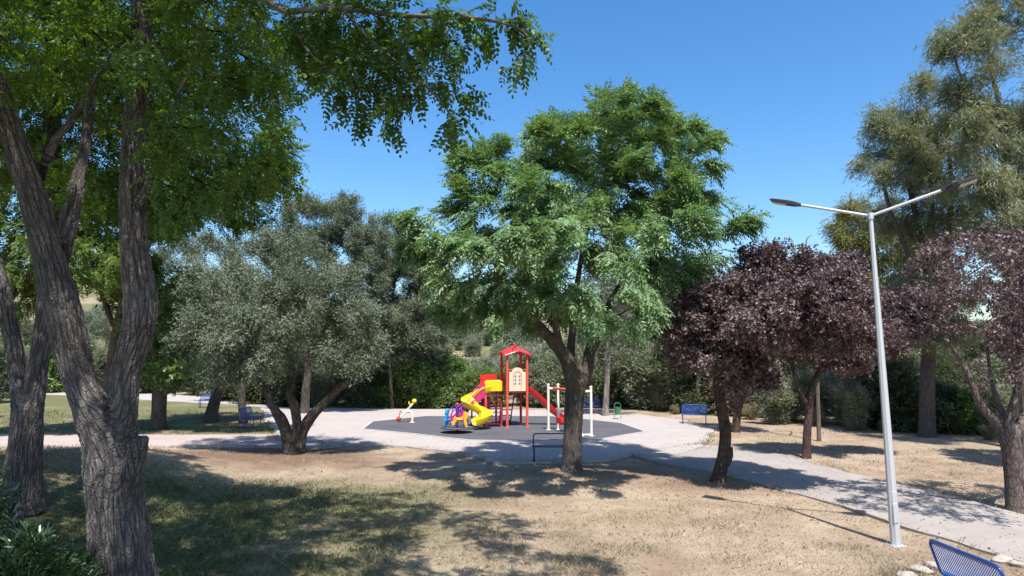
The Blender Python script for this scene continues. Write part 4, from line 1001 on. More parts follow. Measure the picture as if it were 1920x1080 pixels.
# row directly behind the plaza, left to right
for px, y, top, kind, w in [
    (-120, 34, 640, 'dark', 1.2), (-40, 46, 640, 'grey', 1.2), (30, 52, 620, 'tallgrey', 1.), (100, 60, 640, 'green', 1.3), (170, 62, 650, 'grey', 1.2), (235, 64, 655, 'dark', 1.3), (300, 60, 640, 'dark', 1.3), (365, 56, 650, 'talldark', 1.2), (430, 50, 640, 'dark', 1.2),
    (150, 74, 600, 'tallgrey', 1.2), (60, 80, 590, 'tallgrey', 1.3), (250, 78, 600, 'tallgrey', 1.2), (340, 72, 590, 'talldark', 1.2), (-20, 66, 610, 'green', 1.2),
    (500, 46, 640, 'dark', 1.2), (560, 45, 650, 'dark', 1.2), (620, 44, 670, 'grey', 1.2), (680, 43.5, 655, 'dark', 1.2), (520, 52, 560, 'tallgrey', 1.1), (650, 50, 560, 'talldark', 1.),
    (735, 43.5, 690, 'green', 1.), (775, 42.6, 672, 'green', 1.1), (830, 42.6, 688, 'green', 1.1), (885, 42.4, 690, 'green', 1.1), (935, 43.4, 690, 'green', 1.), (815, 47, 655, 'green', 1.2), (900, 48, 668, 'grey', 1.2), (860, 52, 668, 'green', 1.2), (700, 46, 640, 'grey', 1.1),
    (985, 45, 668, 'grey', 1.1), (1030, 43.5, 650, 'grey', 1.2), (1000, 52, 640, 'grey', 1.2), (1075, 44, 640, 'grey', 1.2), (1110, 43, 650, 'grey', 1.2), (960, 56, 650, 'grey', 1.2),
    (1120, 46, 560, 'tallgrey', 1.1), (1165, 43, 600, 'talldark', 1.1), (1215, 41, 640, 'grey', 1.2), (1200, 45, 500, 'tallgrey', 1.1), (1250, 40, 665, 'grey', 1.2), (1290, 39, 560, 'talldark', 1.), (1280, 45, 480, 'tallgrey', 1.1), (1330, 38.5, 690, 'dark', 1.2),
    (1340, 44, 500, 'tallgrey', 1.1), (1240, 42.5, 520, 'talldark', 1.), (1310, 48, 500, 'talldark', 1.1), (1370, 37, 700, 'dry', 1.3), (1395, 39, 650, 'grey', 1.1), (1435, 35.5, 705, 'grey', 1.), (1425, 42, 560, 'tallgrey', 1.1), (1480, 33.5, 700, 'grey', 1.1), (1530, 33, 690, 'grey', 1.1), (1560, 38, 600, 'tallgrey', 1.1), (1500, 41, 600, 'tallgrey', 1.1),
    (1585, 31.6, 685, 'grey', 1.2), (1625, 31, 690, 'grey', 1.1), (1455, 32.4, 712, 'grey', 1.1), (1600, 29.9, 715, 'grey', 1.), (1672, 30, 680, 'dark', 1.3), (1700, 33, 640, 'talldark', 1.2), (1640, 36, 610, 'talldark', 1.1), (1775, 29.3, 720, 'dark', 1.), (1760, 33, 640, 'talldark', 1.1), (1815, 28.5, 725, 'green', 1.), (1850, 27.5, 730, 'grey', 1.),
    (1905, 27, 720, 'grey', 1.2), (1870, 32, 660, 'grey', 1.2), (1960, 27, 700, 'dark', 1.2), (1840, 38, 600, 'talldark', 1.), (1780, 40, 620, 'tallgrey', 1.), (2040, 26, 690, 'grey', 1.3), (2000, 33, 600, 'talldark', 1.1),
    (1950, 40, 600, 'tallgrey', 1.1)]:
    putpx(kind, px, y, top, w)
for px, y, top in [(1530, 31.6, 765), (1655, 29.2, 782), (1845, 26.3, 800), (1405, 34.6, 758), (1265, 37.8, 760)]:
    putpx('dry', px, y, top)
# extra trunks seen in the dark belt
for px, py, y, w, lab in [(1135, 778, 36.3, 13, 'evergreen tree with a pale straight trunk beside the green litter bin'), (1306, 772, 38.2, 12, 'evergreen tree with a pale bare trunk right behind the lone blue bench facing the playground')]:
    simple('evergreen_tree', lab, [(px, py, y, w), (px + 2, py - 40, y, w * .8), (px + 6, 660, y, w * .7), (px - 4, 560, y, w * .5), (px, 480, y, w * .3)], [],
           [pblob(px, 560, 60, 60, y, 2.), pblob(px + 40, 620, 50, 40, y, 1.8), pblob(px - 35, 610, 45, 40, y, 1.6), pblob(px + 10, 500, 45, 40, y, 1.6)], 260, [S('olive', 2600, 'leaf_greyg', scale=1.6)], 'bark_euc', step=.45, kill=.65)

# far hillside olives
for k in range(150):
    y = random.uniform(68, 190); x = random.uniform(-.85, .9) * y
    u = 960 + F * x / y
    if 905 > u > 840 and y < 125: continue
    if -30 < u < 480 and y < 80: continue
    put('olive', x, y, random.uniform(3.2, 5.6), random.uniform(.9, 1.25))
for px, y in [(872, 105), (835, 120), (905, 118), (850, 140), (930, 110), (985, 100), (1010, 112), (890, 150), (950, 140), (800, 100), (770, 92)]:
    x = (px - 960) / F * y; put('olive', x, y, random.uniform(4., 5.2))
for k in range(34):
    y = random.uniform(58, 118); px = random.uniform(815, 1060); put('grey', (px - 960) / F * y, y, random.uniform(1.6, 3.2), random.uniform(1., 1.4))
# ------------------------------------------------------------------ paints
M['blue'] = paint('blue_paint', (.009, .055, .25), .35, wear=.06, scale=9)
M['blue_shaded'] = paint('shaded_blue_paint', (.012, .02, .06), .4, wear=.05)  # bench blue darkened, the tree's shade is put into the colour
M['red'] = paint('red_paint', (.58, .022, .02), .35, wear=.07, wcol=(.62, .12, .09))
M['salmon'] = paint('faded_red_paint', (.62, .085, .055), .4, wear=.08, wcol=(.66, .2, .14))
M['maroon'] = paint('maroon_paint', (.17, .012, .025), .45, wear=.06)
M['magenta'] = paint('magenta_plastic', (.52, .02, .19), .35, wear=.05)
M['yellow'] = paint('yellow_plastic', (.80, .56, .012), .28, wear=.05, wcol=(.85, .68, .2))
M['cream'] = paint('cream_panel', (.78, .55, .38), .45, wear=.06)
M['creamw'] = paint('cream_white_paint', (.78, .73, .6), .4, wear=.08)
M['white'] = paint('white_paint', (.8, .79, .76), .4, wear=.06)
M['cyan'] = paint('light_blue_plastic', (.02, .30, .62), .35, wear=.05)
M['violet'] = paint('blue_violet_paint', (.035, .04, .26), .35, wear=.06)
M['orange'] = paint('orange_plastic', (.80, .36, .01), .3, wear=.05)
M['green_p'] = paint('green_paint', (.03, .20, .085), .4, wear=.08)
M['dark'] = paint('dark_plastic', (.02, .02, .022), .5, wear=.05)
M['deck'] = paint('dark_deck', (.06, .06, .065), .6, wear=.08)
M['steel'] = paint('galvanised_steel', (.52, .53, .55), .4, metal=.3, wear=.1, wcol=(.45, .46, .47))
M['chain'] = paint('chain_steel', (.35, .35, .35), .4, metal=.8)
M['hole'] = paint('grey_blue_disc', (.2, .22, .28), .5)
M['lens'] = paint('lamp_lens', (.62, .60, .54), .25, wear=.04)
M['stone'] = paving_mat('pale_stone', (.40, .355, .31), .2)
M['wall'] = paint('pale_render_wall', (.68, .66, .63), .8, wear=.08, scale=1.)
M['tile'] = paint('roof_tile', (.30, .24, .21), .8, wear=.1, scale=2.)
M['glass'] = paint('window_glass', (.05, .06, .07), .1)

# ------------------------------------------------------------------ benches
def lattice(mb, o, u, v, lu, lv, cell=.026, w=.0085, t=.006):
    """diagonal expanded-metal lattice in the rectangle o + [0,lu]u + [0,lv]v"""
    o, u, v = [np.asarray(a, float) for a in (o, u, v)]; n = np.cross(u, v)
    for sgn in (1, -1):
        k0 = -lv if sgn > 0 else 0; k1 = lu if sgn > 0 else lu + lv
        c = k0 + cell * .5
        while c < k1:
            pts = []
            # line a = c + sgn*b
            b0, b1 = 0., lv
            lo, hi = sorted(((0 - c) / sgn, (lu - c) / sgn)); b0 = max(b0, lo); b1 = min(b1, hi)
            if b1 - b0 > .012:
                p = o + u * (c + sgn * b0) + v * b0; q = o + u * (c + sgn * b1) + v * b1
                d = (q - p) / np.linalg.norm(q - p); s = np.cross(d, n) * w * .5; hh = n * t * (.5 if sgn > 0 else .42)
                V = [p - s - hh, p + s - hh, p + s + hh, p - s + hh, q - s - hh, q + s - hh, q + s + hh, q - s + hh]
                mb.add(V, [[0, 1, 5, 4], [1, 2, 6, 5], [2, 3, 7, 6], [3, 0, 4, 7]])
            c += cell * 1.2
BL = 1.12   # bench length
def make_bench(label, paintm, loc, rz, panel=True, group=None, cell=.026):
    e = empty('park_bench', label, 'bench', loc, rz, group)
    h = BL / 2; m = paintm
    # local: sitter faces -y; backrest leans to +y
    bk = [(-h, .17, .44), (-h, .245, .66), (-h, .285, .78), (-h + .03, .30, .825), (-h + .09, .307, .85), (0, .307, .85), (h - .09, .307, .85), (h - .03, .30, .825), (h, .285, .78), (h, .245, .66), (h, .17, .44)]
    MB().tube(catmull(bk, 4), .019, 10).build('backrest_frame', m, e)
    if panel:
        b = MB(); a0 = np.array([-h + .015, .185, .485]); v = np.array([0, .122, .36]); lv = np.linalg.norm(v)
        lattice(b, a0, (1, 0, 0), v / lv, BL - .03, lv * .98, cell); b.build('backrest_panel', m, e, smooth=False)
    b = MB(); lattice(b, (-h + .02, -.25, .445), (1, 0, 0), (0, 1, 0), BL - .04, .41, cell * .8, .013)
    b.build('seat_panel', m, e, smooth=False)
    st = [(-h, .17, .44), (-h, -.2, .44), (-h + .015, -.245, .43), (-h + .05, -.265, .425), (h - .05, -.265, .425), (h - .015, -.245, .43), (h, -.2, .44), (h, .17, .44)]
    b = MB(); b.tube(catmull(st, 4), .019, 10); b.tube([(-h, .17, .44), (h, .17, .44)], .016, 8); b.build('seat_frame', m, e)
    for sx in (-1, 1):
        for yy in (-.21, .14):
            b = MB(); b.tube(catmull([(sx * (h - .03), yy, .44), (sx * (h - .03), yy, .2), (sx * (h - .03), yy - .01, .0)], 3), .021, 8)
            b.box((sx * (h - .03), yy - .01, .008), (.09, .09, .016)); b.build('leg', m, e)
        MB().tube([(sx * (h - .03), -.21, .14), (sx * (h - .03), .14, .14)], .014, 8).build('side_bar', m, e)
    return e

# bench in the near right corner: fit to the photo
tl = P(1747, 1008, 8.62); tr = P(1866, 1052, 7.62)
dv = tl - tr; ang = math.atan2(dv[1], dv[0])     # direction from its near end to its far end
cx, cy = (tl[0] + tr[0]) / 2, (tl[1] + tr[1]) / 2
# sitter faces +x: local -y -> +x  => local y -> -x: rz = +90deg maps local x->+y, y->-x
rzb = ang
off = np.array([-math.sin(rzb), math.cos(rzb)]) * .307
make_bench('blue mesh bench in the near corner with its back to the lawn', M['blue'], (cx - off[0], cy - off[1], hz(cx, cy) + .06), rzb)
g = G(1302, 795); make_bench('blue bench facing the playground, right of the green litter bin and beside the dry grass', M['blue'], (g[0], g[1], .03), R(-16), cell=.045)
g = G(1108, 777); make_bench('blue bench under the trees just left of the green litter bin', M['blue'], (g[0], g[1] + .1, .03), R(14), cell=.045)
g = G(470, 801); make_bench('blue bench seen side-on at the edge of the plaza left of the gnarled olive', M['blue'], (g[0], g[1], .03), R(86), cell=.045)
g = G(405, 762); make_bench('most distant blue bench, by the far path behind the leaning trunk', M['blue'], (g[0], g[1] - 1., .02), R(12), cell=.05)
g = G(1034, 866); make_bench('shade-darkened bench with an open hoop back in the shade of the melia trunk', M['blue_shaded'], (g[0], g[1], .03), R(180), panel=False, cell=.04)

# ------------------------------------------------------------------ lamp post
b0 = G(1680, 1021); LZ = hz(b0[0], b0[1])
lamp = empty('lamp_post', 'tall grey steel lamp post with two angled arms on the lawn edge', 'street lamp', (b0[0], b0[1], LZ))
HP = P(1632, 405, b0[1])[2] - LZ
lean = P(1632, 405, b0[1]); lx = lean[0] - b0[0]
def pol(z): return np.array([lx * z / HP, 0, z])
b = MB()
def octo(z, r): return [(r * math.cos(k * math.pi / 4 + .39), r * math.sin(k * math.pi / 4 + .39)) for k in range(8)]
prof = [(-.2, .084), (.02, .084), (.9, .079), (.905, .076), (2.6, .062), (HP - .06, .036), (HP, .034)]
V = [];
for z, r in prof:
    c = pol(z)
    V += [[c[0] + x, c[1] + yy, z] for x, yy in octo(z, r)]
Qs = [[i * 8 + j, i * 8 + (j + 1) % 8, (i + 1) * 8 + (j + 1) % 8, (i + 1) * 8 + j] for i in range(len(prof) - 1) for j in range(8)]
b.add(V, Qs, None, [[(len(prof) - 1) * 8 + j for j in range(8)]]); b.build('pole', M['steel'], lamp, smooth=False)
b = MB(); c = pol(.55); b.box((c[0] - .01, -.083, .55), (.075, .012, .32)); b.build('service_door', M['steel'], lamp, bevel=.004)
b = MB(); b.box((0, 0, -.005), (.24, .24, .03))
for sx in (-1, 1):
    for sy in (-1, 1): b.lathe([(.012, .01), (.012, .022), (.007, .025), (.007, .035)], (sx * .1, sy * .1, 0), 6)
b.build('base_plate', M['steel'], lamp, smooth=False)
top = pol(HP)
MB().lathe([(.05, -.06), (.052, .0), (.05, .05), (.02, .06)], top, 14).build('arm_bracket', M['steel'], lamp)
for px, py, Yh, inx, iny in ((1448, 376, b0[1] + .98, 1500, 387), (1832, 333, b0[1] - .72, 1772, 356)):
    end = P(px, py, Yh) - np.array([b0[0], b0[1], LZ]); d = end - top; L = np.linalg.norm(d); d /= L
    hs = L - .55
    MB().tube([top, top + d * (hs + .06)], .026, 10).build('arm', M['steel'], lamp)
    side = np.cross(d, [0, 0, 1.]); side /= np.linalg.norm(side); up = np.cross(side, d)
    o = top + d * hs
    hb = MB()
    sec = [(0., .05, .035), (.06, .06, .05), (.16, .12, .06), (.25, .15, .055), (.5, .155, .04), (.56, .145, .03)]
    V = []
    for a, w, t in sec:
        for sx, sz in ((-1, -.5), (1, -.5), (1, .35), (.7, .6), (-.7, .6), (-1, .35)): V.append(o + d * a + side * w * sx + up * t * sz * 1.2)
    Qs = [[i * 6 + j, i * 6 + (j + 1) % 6, (i + 1) * 6 + (j + 1) % 6, (i + 1) * 6 + j] for i in range(len(sec) - 1) for j in range(6)]
    hb.add(V, Qs, None, [list(range(6))[::-1], list(range(30, 36))])
    head = hb.build('lamp_head', M['dark'], lamp, smooth=False)
    lb = MB(); cpt = o + d * .40 - up * .034
    lb.prism([(-.13, -.11), (.13, -.11), (.13, .11), (-.13, .11)], cpt, d, side, -up * .012); lb.build('lens', M['lens'], head, smooth=False)

# ------------------------------------------------------------------ litter bin
g = G(1158, 787); bn = empty('litter_bin', 'green hooped litter bin standing at the back of the plaza', 'litter bin', (g[0], g[1], .0), R(8))
for sx in (-1, 1): MB().tube([(sx * .17, 0, 0), (sx * .17, 0, .46)], .016, 8).build('leg', M['green_p'], bn)
arc = [(-.17, 0, .44), (-.17, 0, .66)] + [(.17 * math.cos(a), 0, .68 + .17 * math.sin(a)) for a in np.linspace(math.pi, 0, 11)] + [(.17, 0, .66), (.17, 0, .44)]
MB().tube(arc, .018, 8).build('hoop', M['green_p'], bn)
MB().lathe([(.115, .26), (.125, .3), (.142, .62), (.15, .64), (.135, .64), (.125, .5), (.11, .3)], (0, 0, 0), 20).build('bucket', M['green_p'], bn)
# slim pale post near far path
g = G(487, 758); ps = empty('white_post', 'slim white post at the back edge of the plaza left of the olive', 'post', (g[0], g[1], 0))
MB().tube([(0, 0, -.1), (.12, 0, 1.45)], .06, 10).build('shaft', M['creamw'], ps); MB().lathe([(.075, 1.44), (.075, 1.5), (.03, 1.53)], (.12, 0, 0), 10).build('cap', M['creamw'], ps)

# ------------------------------------------------------------------ play tower
MZ = .036
tw = empty('play_tower', 'red play tower with roof, yellow spiral slide and straight red slide', 'climbing frame', (0.1, 30.9, MZ))
ox, oy = .1, 30.9
ax = np.array([math.cos(R(17)), math.sin(R(17)), 0]); ay = np.array([-ax[1], ax[0], 0]); az = np.array([0, 0, 1.])
S0 = .47
def lp3(a, b, z): return ax * a + ay * b + az * z
corn = [(-S0, -S0), (S0, -S0), (S0, S0), (-S0, S0)]
for k, (a, b_) in enumerate(corn):
    p = MB(); p.tube([lp3(a, b_, 0), lp3(a, b_, 3.24)], .058, 12); p.lathe([(.11, 0), (.11, .015), (.07, .03)], lp3(a, b_, 0), 12); p.build('post', M['salmon'] if b_ < 0 else M['red'], tw)
PZ = 1.58
RM = np.stack([ax, ay, az], 1)
MB().box(lp3(0, 0, PZ - .03), (.98, .98, .06), M=RM).build('platform', M['maroon'], tw)
# roof: four-sided with raised wavy eaves
r = MB(); e0 = .62
for k in range(4):
    c0 = corn[k]; c1 = corn[(k + 1) % 4]
    A = lp3(c0[0] / S0 * e0, c0[1] / S0 * e0, 3.2); B = lp3(c1[0] / S0 * e0, c1[1] / S0 * e0, 3.2); T = lp3(0, 0, 3.68); Mid = (A + B) / 2 + az * .2
    mA = (A + T) / 2 + az * .0; mB = (B + T) / 2
    dn = -az * .03
    V = [A, Mid, B, T, A + dn, Mid + dn, B + dn, T + dn]
    r.add(V, [[0, 4, 5, 1], [1, 5, 6, 2]], [[0, 1, 3], [1, 2, 3], [4, 7, 5], [5, 7, 6]])
    r.tube([A, Mid, B], .03, 6)
r.ball(lp3(0, 0, 3.7), .06)
r.build('roof', M['red'], tw, smooth=False)
# arched front panel with its ring of little windows
pl = [(-.39, 0), (.39, 0), (.39, .86)] + [(.26 * math.cos(t), .86 + .20 * math.sin(t)) for t in np.linspace(0, math.pi, 13)] + [(-.39, .86)]
pp = MB(); pp.prism(pl, lp3(0, -S0 - .01, PZ + .02), ax, az, ay * -.03); pan = pp.build('front_panel', M['cream'], tw, smooth=False)
hl = MB()
for hx, hz_ in ((-.1, .34), (.1, .34), (-.1, .50), (.1, .50), (-.1, .66), (.1, .66)):
    hl.prism([(.05 * math.cos(t), .055 * math.sin(t)) for t in np.linspace(0, 2 * math.pi, 13)[:-1]], lp3(hx, -S0 - .041, PZ + .02 + hz_), ax, az, ay * -.006)
ar = [lp3(.2 * math.cos(t), -S0 - .046, PZ + .62 + .28 * math.sin(t)) for t in np.linspace(0, math.pi, 15)]
ar = [lp3(.2, -S0 - .046, PZ + .25)] + ar + [lp3(-.2, -S0 - .046, PZ + .25)]
hl.tube(ar, .012, 6); hl.build('panel_window', M['hole'], pan, smooth=False)
MB().tube([lp3(-S0, -S0, PZ + .97), lp3(S0, -S0, PZ + .97)], .02, 8).build('top_rail', M['salmon'], tw)
# barred sides
for (a0, b0_), (a1, b1_) in (((-S0, S0), (S0, S0)), ((-S0, -S0), (-S0, S0))):
    rb = MB(); rb.tube([lp3(a0, b0_, PZ + .8), lp3(a1, b1_, PZ + .8)], .018, 8); rb.tube([lp3(a0, b0_, PZ + .1), lp3(a1, b1_, PZ + .1)], .018, 8)
    for t in np.linspace(.12, .88, 7):
        rb.tube([lp3(a0 + (a1 - a0) * t, b0_ + (b1_ - b0_) * t, PZ + .1), lp3(a0 + (a1 - a0) * t, b0_ + (b1_ - b0_) * t, PZ + .8)], .011, 6)
    rb.build('railing', M['red'], tw)
# straight red slide
def trough(path, half, wall, th, horiz=True):
    path = np.asarray(path, float); t = np.gradient(path, axis=0); t /= np.linalg.norm(t, axis=1)[:, None]
    s = np.cross(t, az); s /= np.linalg.norm(s, axis=1)[:, None]; u = np.cross(s, t)
    sec = [(-half, wall), (-half * .95, wall * .35), (-half * .75, .02), (0, 0), (half * .75, .02), (half * .95, wall * .35), (half, wall),
           (half + th * 1.6, wall), (half * .95 + th, wall * .3), (half * .78 + th * .6, -th), (0, -th), (-half * .78 - th * .6, -th), (-half * .95 - th, wall * .3), (-half - th * 1.6, wall)]
    k = len(sec); V = np.array([path[i] + s[i] * a + u[i] * c for i in range(len(path)) for a, c in sec])
    i = np.arange(len(path) - 1)[:, None] * k; j = np.arange(k)[None]; jn = (j + 1) % k
    return V, np.stack([i + j, i + k + j, i + k + jn, i + jn], -1).reshape(-1, 4), [list(range(k)), list(range((len(path) - 1) * k, len(path) * k))[::-1]]
sl = catmull([lp3(S0 - .02, -.02, PZ + .02), lp3(S0 + .22, -.02, PZ - .03), lp3(S0 + .6, -.02, PZ - .34), lp3(S0 + 1.3, -.02, PZ - .95), lp3(S0 + 1.85, -.02, .26), lp3(S0 + 2.2, -.02, .2)], 6)
V, Qq, Nn = trough(sl, .23, .2, .03); s_ = MB(); s_.add(V, Qq, None, Nn)
s_.tube([lp3(S0 + 2.05, -.2, 0), lp3(S0 + 2.05, -.2, .2)], .03, 8); s_.tube([lp3(S0 + 2.05, .16, 0), lp3(S0 + 2.05, .16, .2)], .03, 8)
s_.build('straight_slide', M['red'], tw)
# lower platform on the left, with its own short posts
Lx0, Lx1, Ly0, Ly1 = -1.36, -.52, -.05, .85; LP = 1.42
MB().box(lp3((Lx0 + Lx1) / 2, (Ly0 + Ly1) / 2, LP - .03), (Lx1 - Lx0, Ly1 - Ly0, .06), M=RM).build('platform', M['maroon'], tw)
for a, b_, zt in ((Lx0, Ly0, 1.42), (Lx0, Ly1, 2.35), (Lx1 - .1, Ly1, 2.35)):
    p = MB(); p.tube([lp3(a, b_, 0), lp3(a, b_, zt)], .05, 12); p.lathe([(.1, 0), (.1, .015), (.06, .03)], lp3(a, b_, 0), 12); p.build('post', M['salmon'] if b_ < 0 else M['red'], tw)
pp = MB(); pp.prism([(0, 0), (.75, 0), (.75, .62), (.6, .72), (.15, .72), (0, .62)], lp3(Lx0 + .04, Ly1 - .02, LP + .18), ax, az, ay * .03)
pp.build('back_panel', M['red'], tw, smooth=False)
# ladder under the tower and stair at the back of the low platform
ld = MB()
for sx in (-.28, .28): ld.tube([lp3(-.1 + sx, S0 + .05, PZ), lp3(-.1 + sx, S0 + .75, 0)], .03, 8)
for k in range(6):
    t = (k + .5) / 6; ld.box(lp3(-.1, S0 + .05 + .7 * t, PZ * (1 - t)), (.56, .18, .035), M=RM)
ld.build('ladder', M['maroon'], tw)
st = MB()
for k in range(7): st.box(lp3(Lx0 + .42, Ly0 + .08 - .0, .12 + k * .17), (.6, .2, .03), M=RM)
for sx in (.1, .74): st.box(lp3(Lx0 + sx, Ly0 + .1, .66), (.03, .05, 1.3), M=RM)
st.build('rung_wall', M['maroon'], tw)
# magenta sloping stair rails towards the roundabout
for off, mt in ((-.02, 'magenta'), (.62, 'magenta')):
    pp = MB(); A = lp3(Lx0 - .02, Ly0 + .1 + off, LP - .05); B = lp3(Lx0 - 1.5, Ly0 - .05 + off, .12)
    d = (B - A); V = [A, B, B + az * .24, A + az * .34, A + ay * .04, B + ay * .04, B + az * .24 + ay * .04, A + az * .34 + ay * .04]
    pp.add(V, [[0, 1, 2, 3], [7, 6, 5, 4], [0, 4, 5, 1], [1, 5, 6, 2], [2, 6, 7, 3], [3, 7, 4, 0]])
    pp.tube([A + az * .55, (A + B) / 2 + az * .5, B + az * .42], .025, 8); pp.tube([B + az * .2, B + az * .42], .02, 8); pp.tube([A + az * .3, A + az * .55], .02, 8)
    pp.build('stair_rail', M[mt], tw, smooth=False)
tr_ = MB()
for k in range(8):
    t = (k + .5) / 8; A = lp3(Lx0 - .02, Ly0 + .42, LP - .05); B = lp3(Lx0 - 1.5, Ly0 + .27, .12); tr_.box(A + (B - A) * t, (.2, .6, .03), M=RM)
tr_.build('stair_tread', M['white'], tw)
MB().box(lp3(Lx0 + .1, Ly0 + .45, LP - .38), (.5, .08, .5), M=RM).build('side_panel', M['magenta'], tw, bevel=.02)
# yellow spiral slide
spx = np.array([(-.52, 31.15, 1.60), (-.85, 31.0, 1.58), (-1.25, 30.9, 1.50), (-1.62, 30.78, 1.32), (-1.92, 30.6, 1.12), (-1.98, 30.3, .97), (-1.75, 30.08, .83), (-1.45, 30.0, .68), (-1.20, 29.85, .52), (-1.16, 29.6, .40), (-1.38, 29.38, .28), (-1.62, 29.26, .2)]) - np.array([ox, oy, 0])
V, Qq, Nn = trough(catmull(spx, 8), .25, .24, .035); s_ = MB(); s_.add(V, Qq, None, Nn); s_.build('spiral_slide', M['yellow'], tw)
q0 = spx[1]
pp = MB(); pp.prism([(-.40, -.02), (.40, -.02), (.40, .42), (.3, .48), (-.3, .48), (-.40, .42)], q0 + np.array([0, -.28, .02]), (1, 0, 0), (0, 0, 1), (0, -.04, 0)); pp.build('slide_side_panel', M['yellow'], tw, bevel=.012)
MB().tube([spx[4] + np.array([.1, 0, -.05]), (spx[4][0] + .1, spx[4][1], 0)], .035, 8).build('slide_support', M['dark'], tw)

# ------------------------------------------------------------------ roundabout
g = G(857, 812.5); ra = empty('roundabout', 'small playground roundabout with animal seats in front of the yellow slide', 'roundabout', (g[0], g[1], MZ))
MB().lathe([(.0, .235), (.62, .235), (.68, .225), (.69, .2), (.68, .175), (.6, .165), (0, .165)], (0, 0, 0), 36).build('disc', M['deck'], ra)
MB().tube([(0, 0, 0), (0, 0, .2)], .05, 12).build('pivot', M['dark'], ra)
MB().lathe([(.055, .23), (.05, .6), (.075, .95), (.085, 1.05), (.05, 1.12)], (0, 0, 0), 14).build('column', M['violet'], ra)
MB().ball((0, 0, 1.16), .075).build('ball_cap', M['red'], ra)
for k in range(4):
    a = R(35 + 90 * k); c, s = math.cos(a), math.sin(a)
    MB().tube(catmull([(.03 * c, .03 * s, 1.06), (.2 * c, .2 * s, 1.08), (.38 * c, .38 * s, .92), (.48 * c, .48 * s, .6), (.56 * c, .56 * s, .235)], 5), .02, 8).build('handrail', M['violet'], ra)
def animal(mat, loc, rz, tall):
    c, s = math.cos(rz), math.sin(rz); Rz = np.array([[c, -s, 0], [s, c, 0], [0, 0, 1]])
    if not tall:   # horse-like silhouette board, side on
        out = [(-.34, .12), (-.30, .04), (-.22, .12), (-.14, .24), (.10, .22), (.20, .10), (.24, .0), (.33, .0), (.30, .16), (.27, .30), (.34, .42), (.38, .52), (.30, .60), (.2, .66), (.15, .60), (.12, .48), (.02, .40), (-.12, .40), (-.2, .46), (-.26, .40), (-.27, .28), (-.33, .22)]
    else:
        out = [(-.06, 0), (.06, 0), (.07, .2), (.16, .22), (.16, .27), (.07, .28), (.06, .5), (.09, .58), (.07, .7), (0, .76), (-.07, .7), (-.09, .58), (-.06, .5), (-.07, .28), (-.16, .27), (-.16, .22), (-.07, .2)]
    b = MB(); b.prism(out, np.array(loc) + Rz @ np.array([0, -.06, 0]), Rz @ [1, 0, 0], [0, 0, 1.], Rz @ np.array([0, .12, 0]))
    if not tall: b.box(np.array(loc) + np.array([0, 0, .34]), (.26, .3, .05), rz=rz)
    else: b.box(np.array(loc) + np.array([0, .0, .3]), (.28, .26, .05), rz=rz)
    return b
animal(M['orange'], (.14, -.34, .235), 0, False).build('animal_seat', M['orange'], ra, smooth=False, bevel=.025)
animal(M['cyan'], (-.42, -.12, .235), R(60), True).build('animal_seat', M['cyan'], ra, smooth=False, bevel=.025)

# ------------------------------------------------------------------ seesaw
g = G(760, 793); se = empty('seesaw', 'small yellow and red seesaw tilted at the left end of the play surface', 'seesaw', (g[0], g[1], MZ))
A = np.array([-.30, 0, .16]); B = np.array([.36, .25, .92])
MB().tube([A, B], .05, 10).build('beam', M['creamw'], se)
MB().ball(B + np.array([.02, .0, .06]), .115).build('seat', M['yellow'], se)
MB().ball(A + np.array([-.02, 0, .0]), .12).build('seat', M['red'], se)
MB().tube(catmull([A + np.array([.04, -.1, .12]), A + np.array([.03, -.14, .3]), A + np.array([.05, 0, .38]), A + np.array([.07, .14, .3]), A + np.array([.08, .1, .12])], 4), .02, 8).build('handle', M['salmon'], se)
q = B - (B - A) * .25
MB().tube(catmull([q + np.array([0, -.1, .02]), q + np.array([-.05, -.14, .18]), q + np.array([-.05, 0, .24]), q + np.array([-.05, .14, .18]), q + np.array([0, .1, .02])], 4), .018, 8).build('handle', M['yellow'], se)
MB().tube(catmull([(-.02, .12, .5), (.18, .1, .5), (.3, .02, .44), (.34, -.05, .25), (.34, -.06, 0)], 5), .055, 10).build('stand', M['cream'], se)
MB().box((.34, -.06, .01), (.22, .22, .02)).build('base_plate', M['creamw'], se)

# ------------------------------------------------------------------ swing
pa, pb, pc, pd = G(1028.5, 807.5), G(1046.8, 807.5), G(1090.5, 819), G(1109, 819)
oS = (pa + pd) / 2; oS[2] = MZ
sw = empty('swing', 'low white-posted swing with red beam and red seats behind the melia trunk', 'swing', tuple(oS))
for p in (pa, pb, pc, pd):
    l = p - oS; l[2] = 0
    b = MB(); b.tube([l, l + az * 1.93], .052, 12); b.ball(l + az * 1.93, .062, (1, 1, .8)); b.lathe([(.11, 0), (.11, .012), (.07, .02)], l, 12); b.build('post', M['creamw'], sw)
ma, mc = (pa + pb) / 2 - oS, (pc + pd) / 2 - oS; ma[2] = mc[2] = 0
for u_, v_ in ((pa, pb), (pc, pd)):
    l0, l1 = u_ - oS, v_ - oS; l0[2] = l1[2] = 1.76; MB().tube([l0, l1], .05, 10).build('cross_bar', M['creamw'], sw)
MB().tube([(pc - oS) * [1, 1, 0] + az * .04, (pd - oS) * [1, 1, 0] + az * .04], .04, 8).build('ground_bar', M['white'], sw)
bd = (mc - ma); MB().tube([ma + az * 1.78, mc + az * 1.78], .055, 12).build('beam', M['salmon'], sw)
bn_ = bd / np.linalg.norm(bd); sd = np.array([-bn_[1], bn_[0], 0])
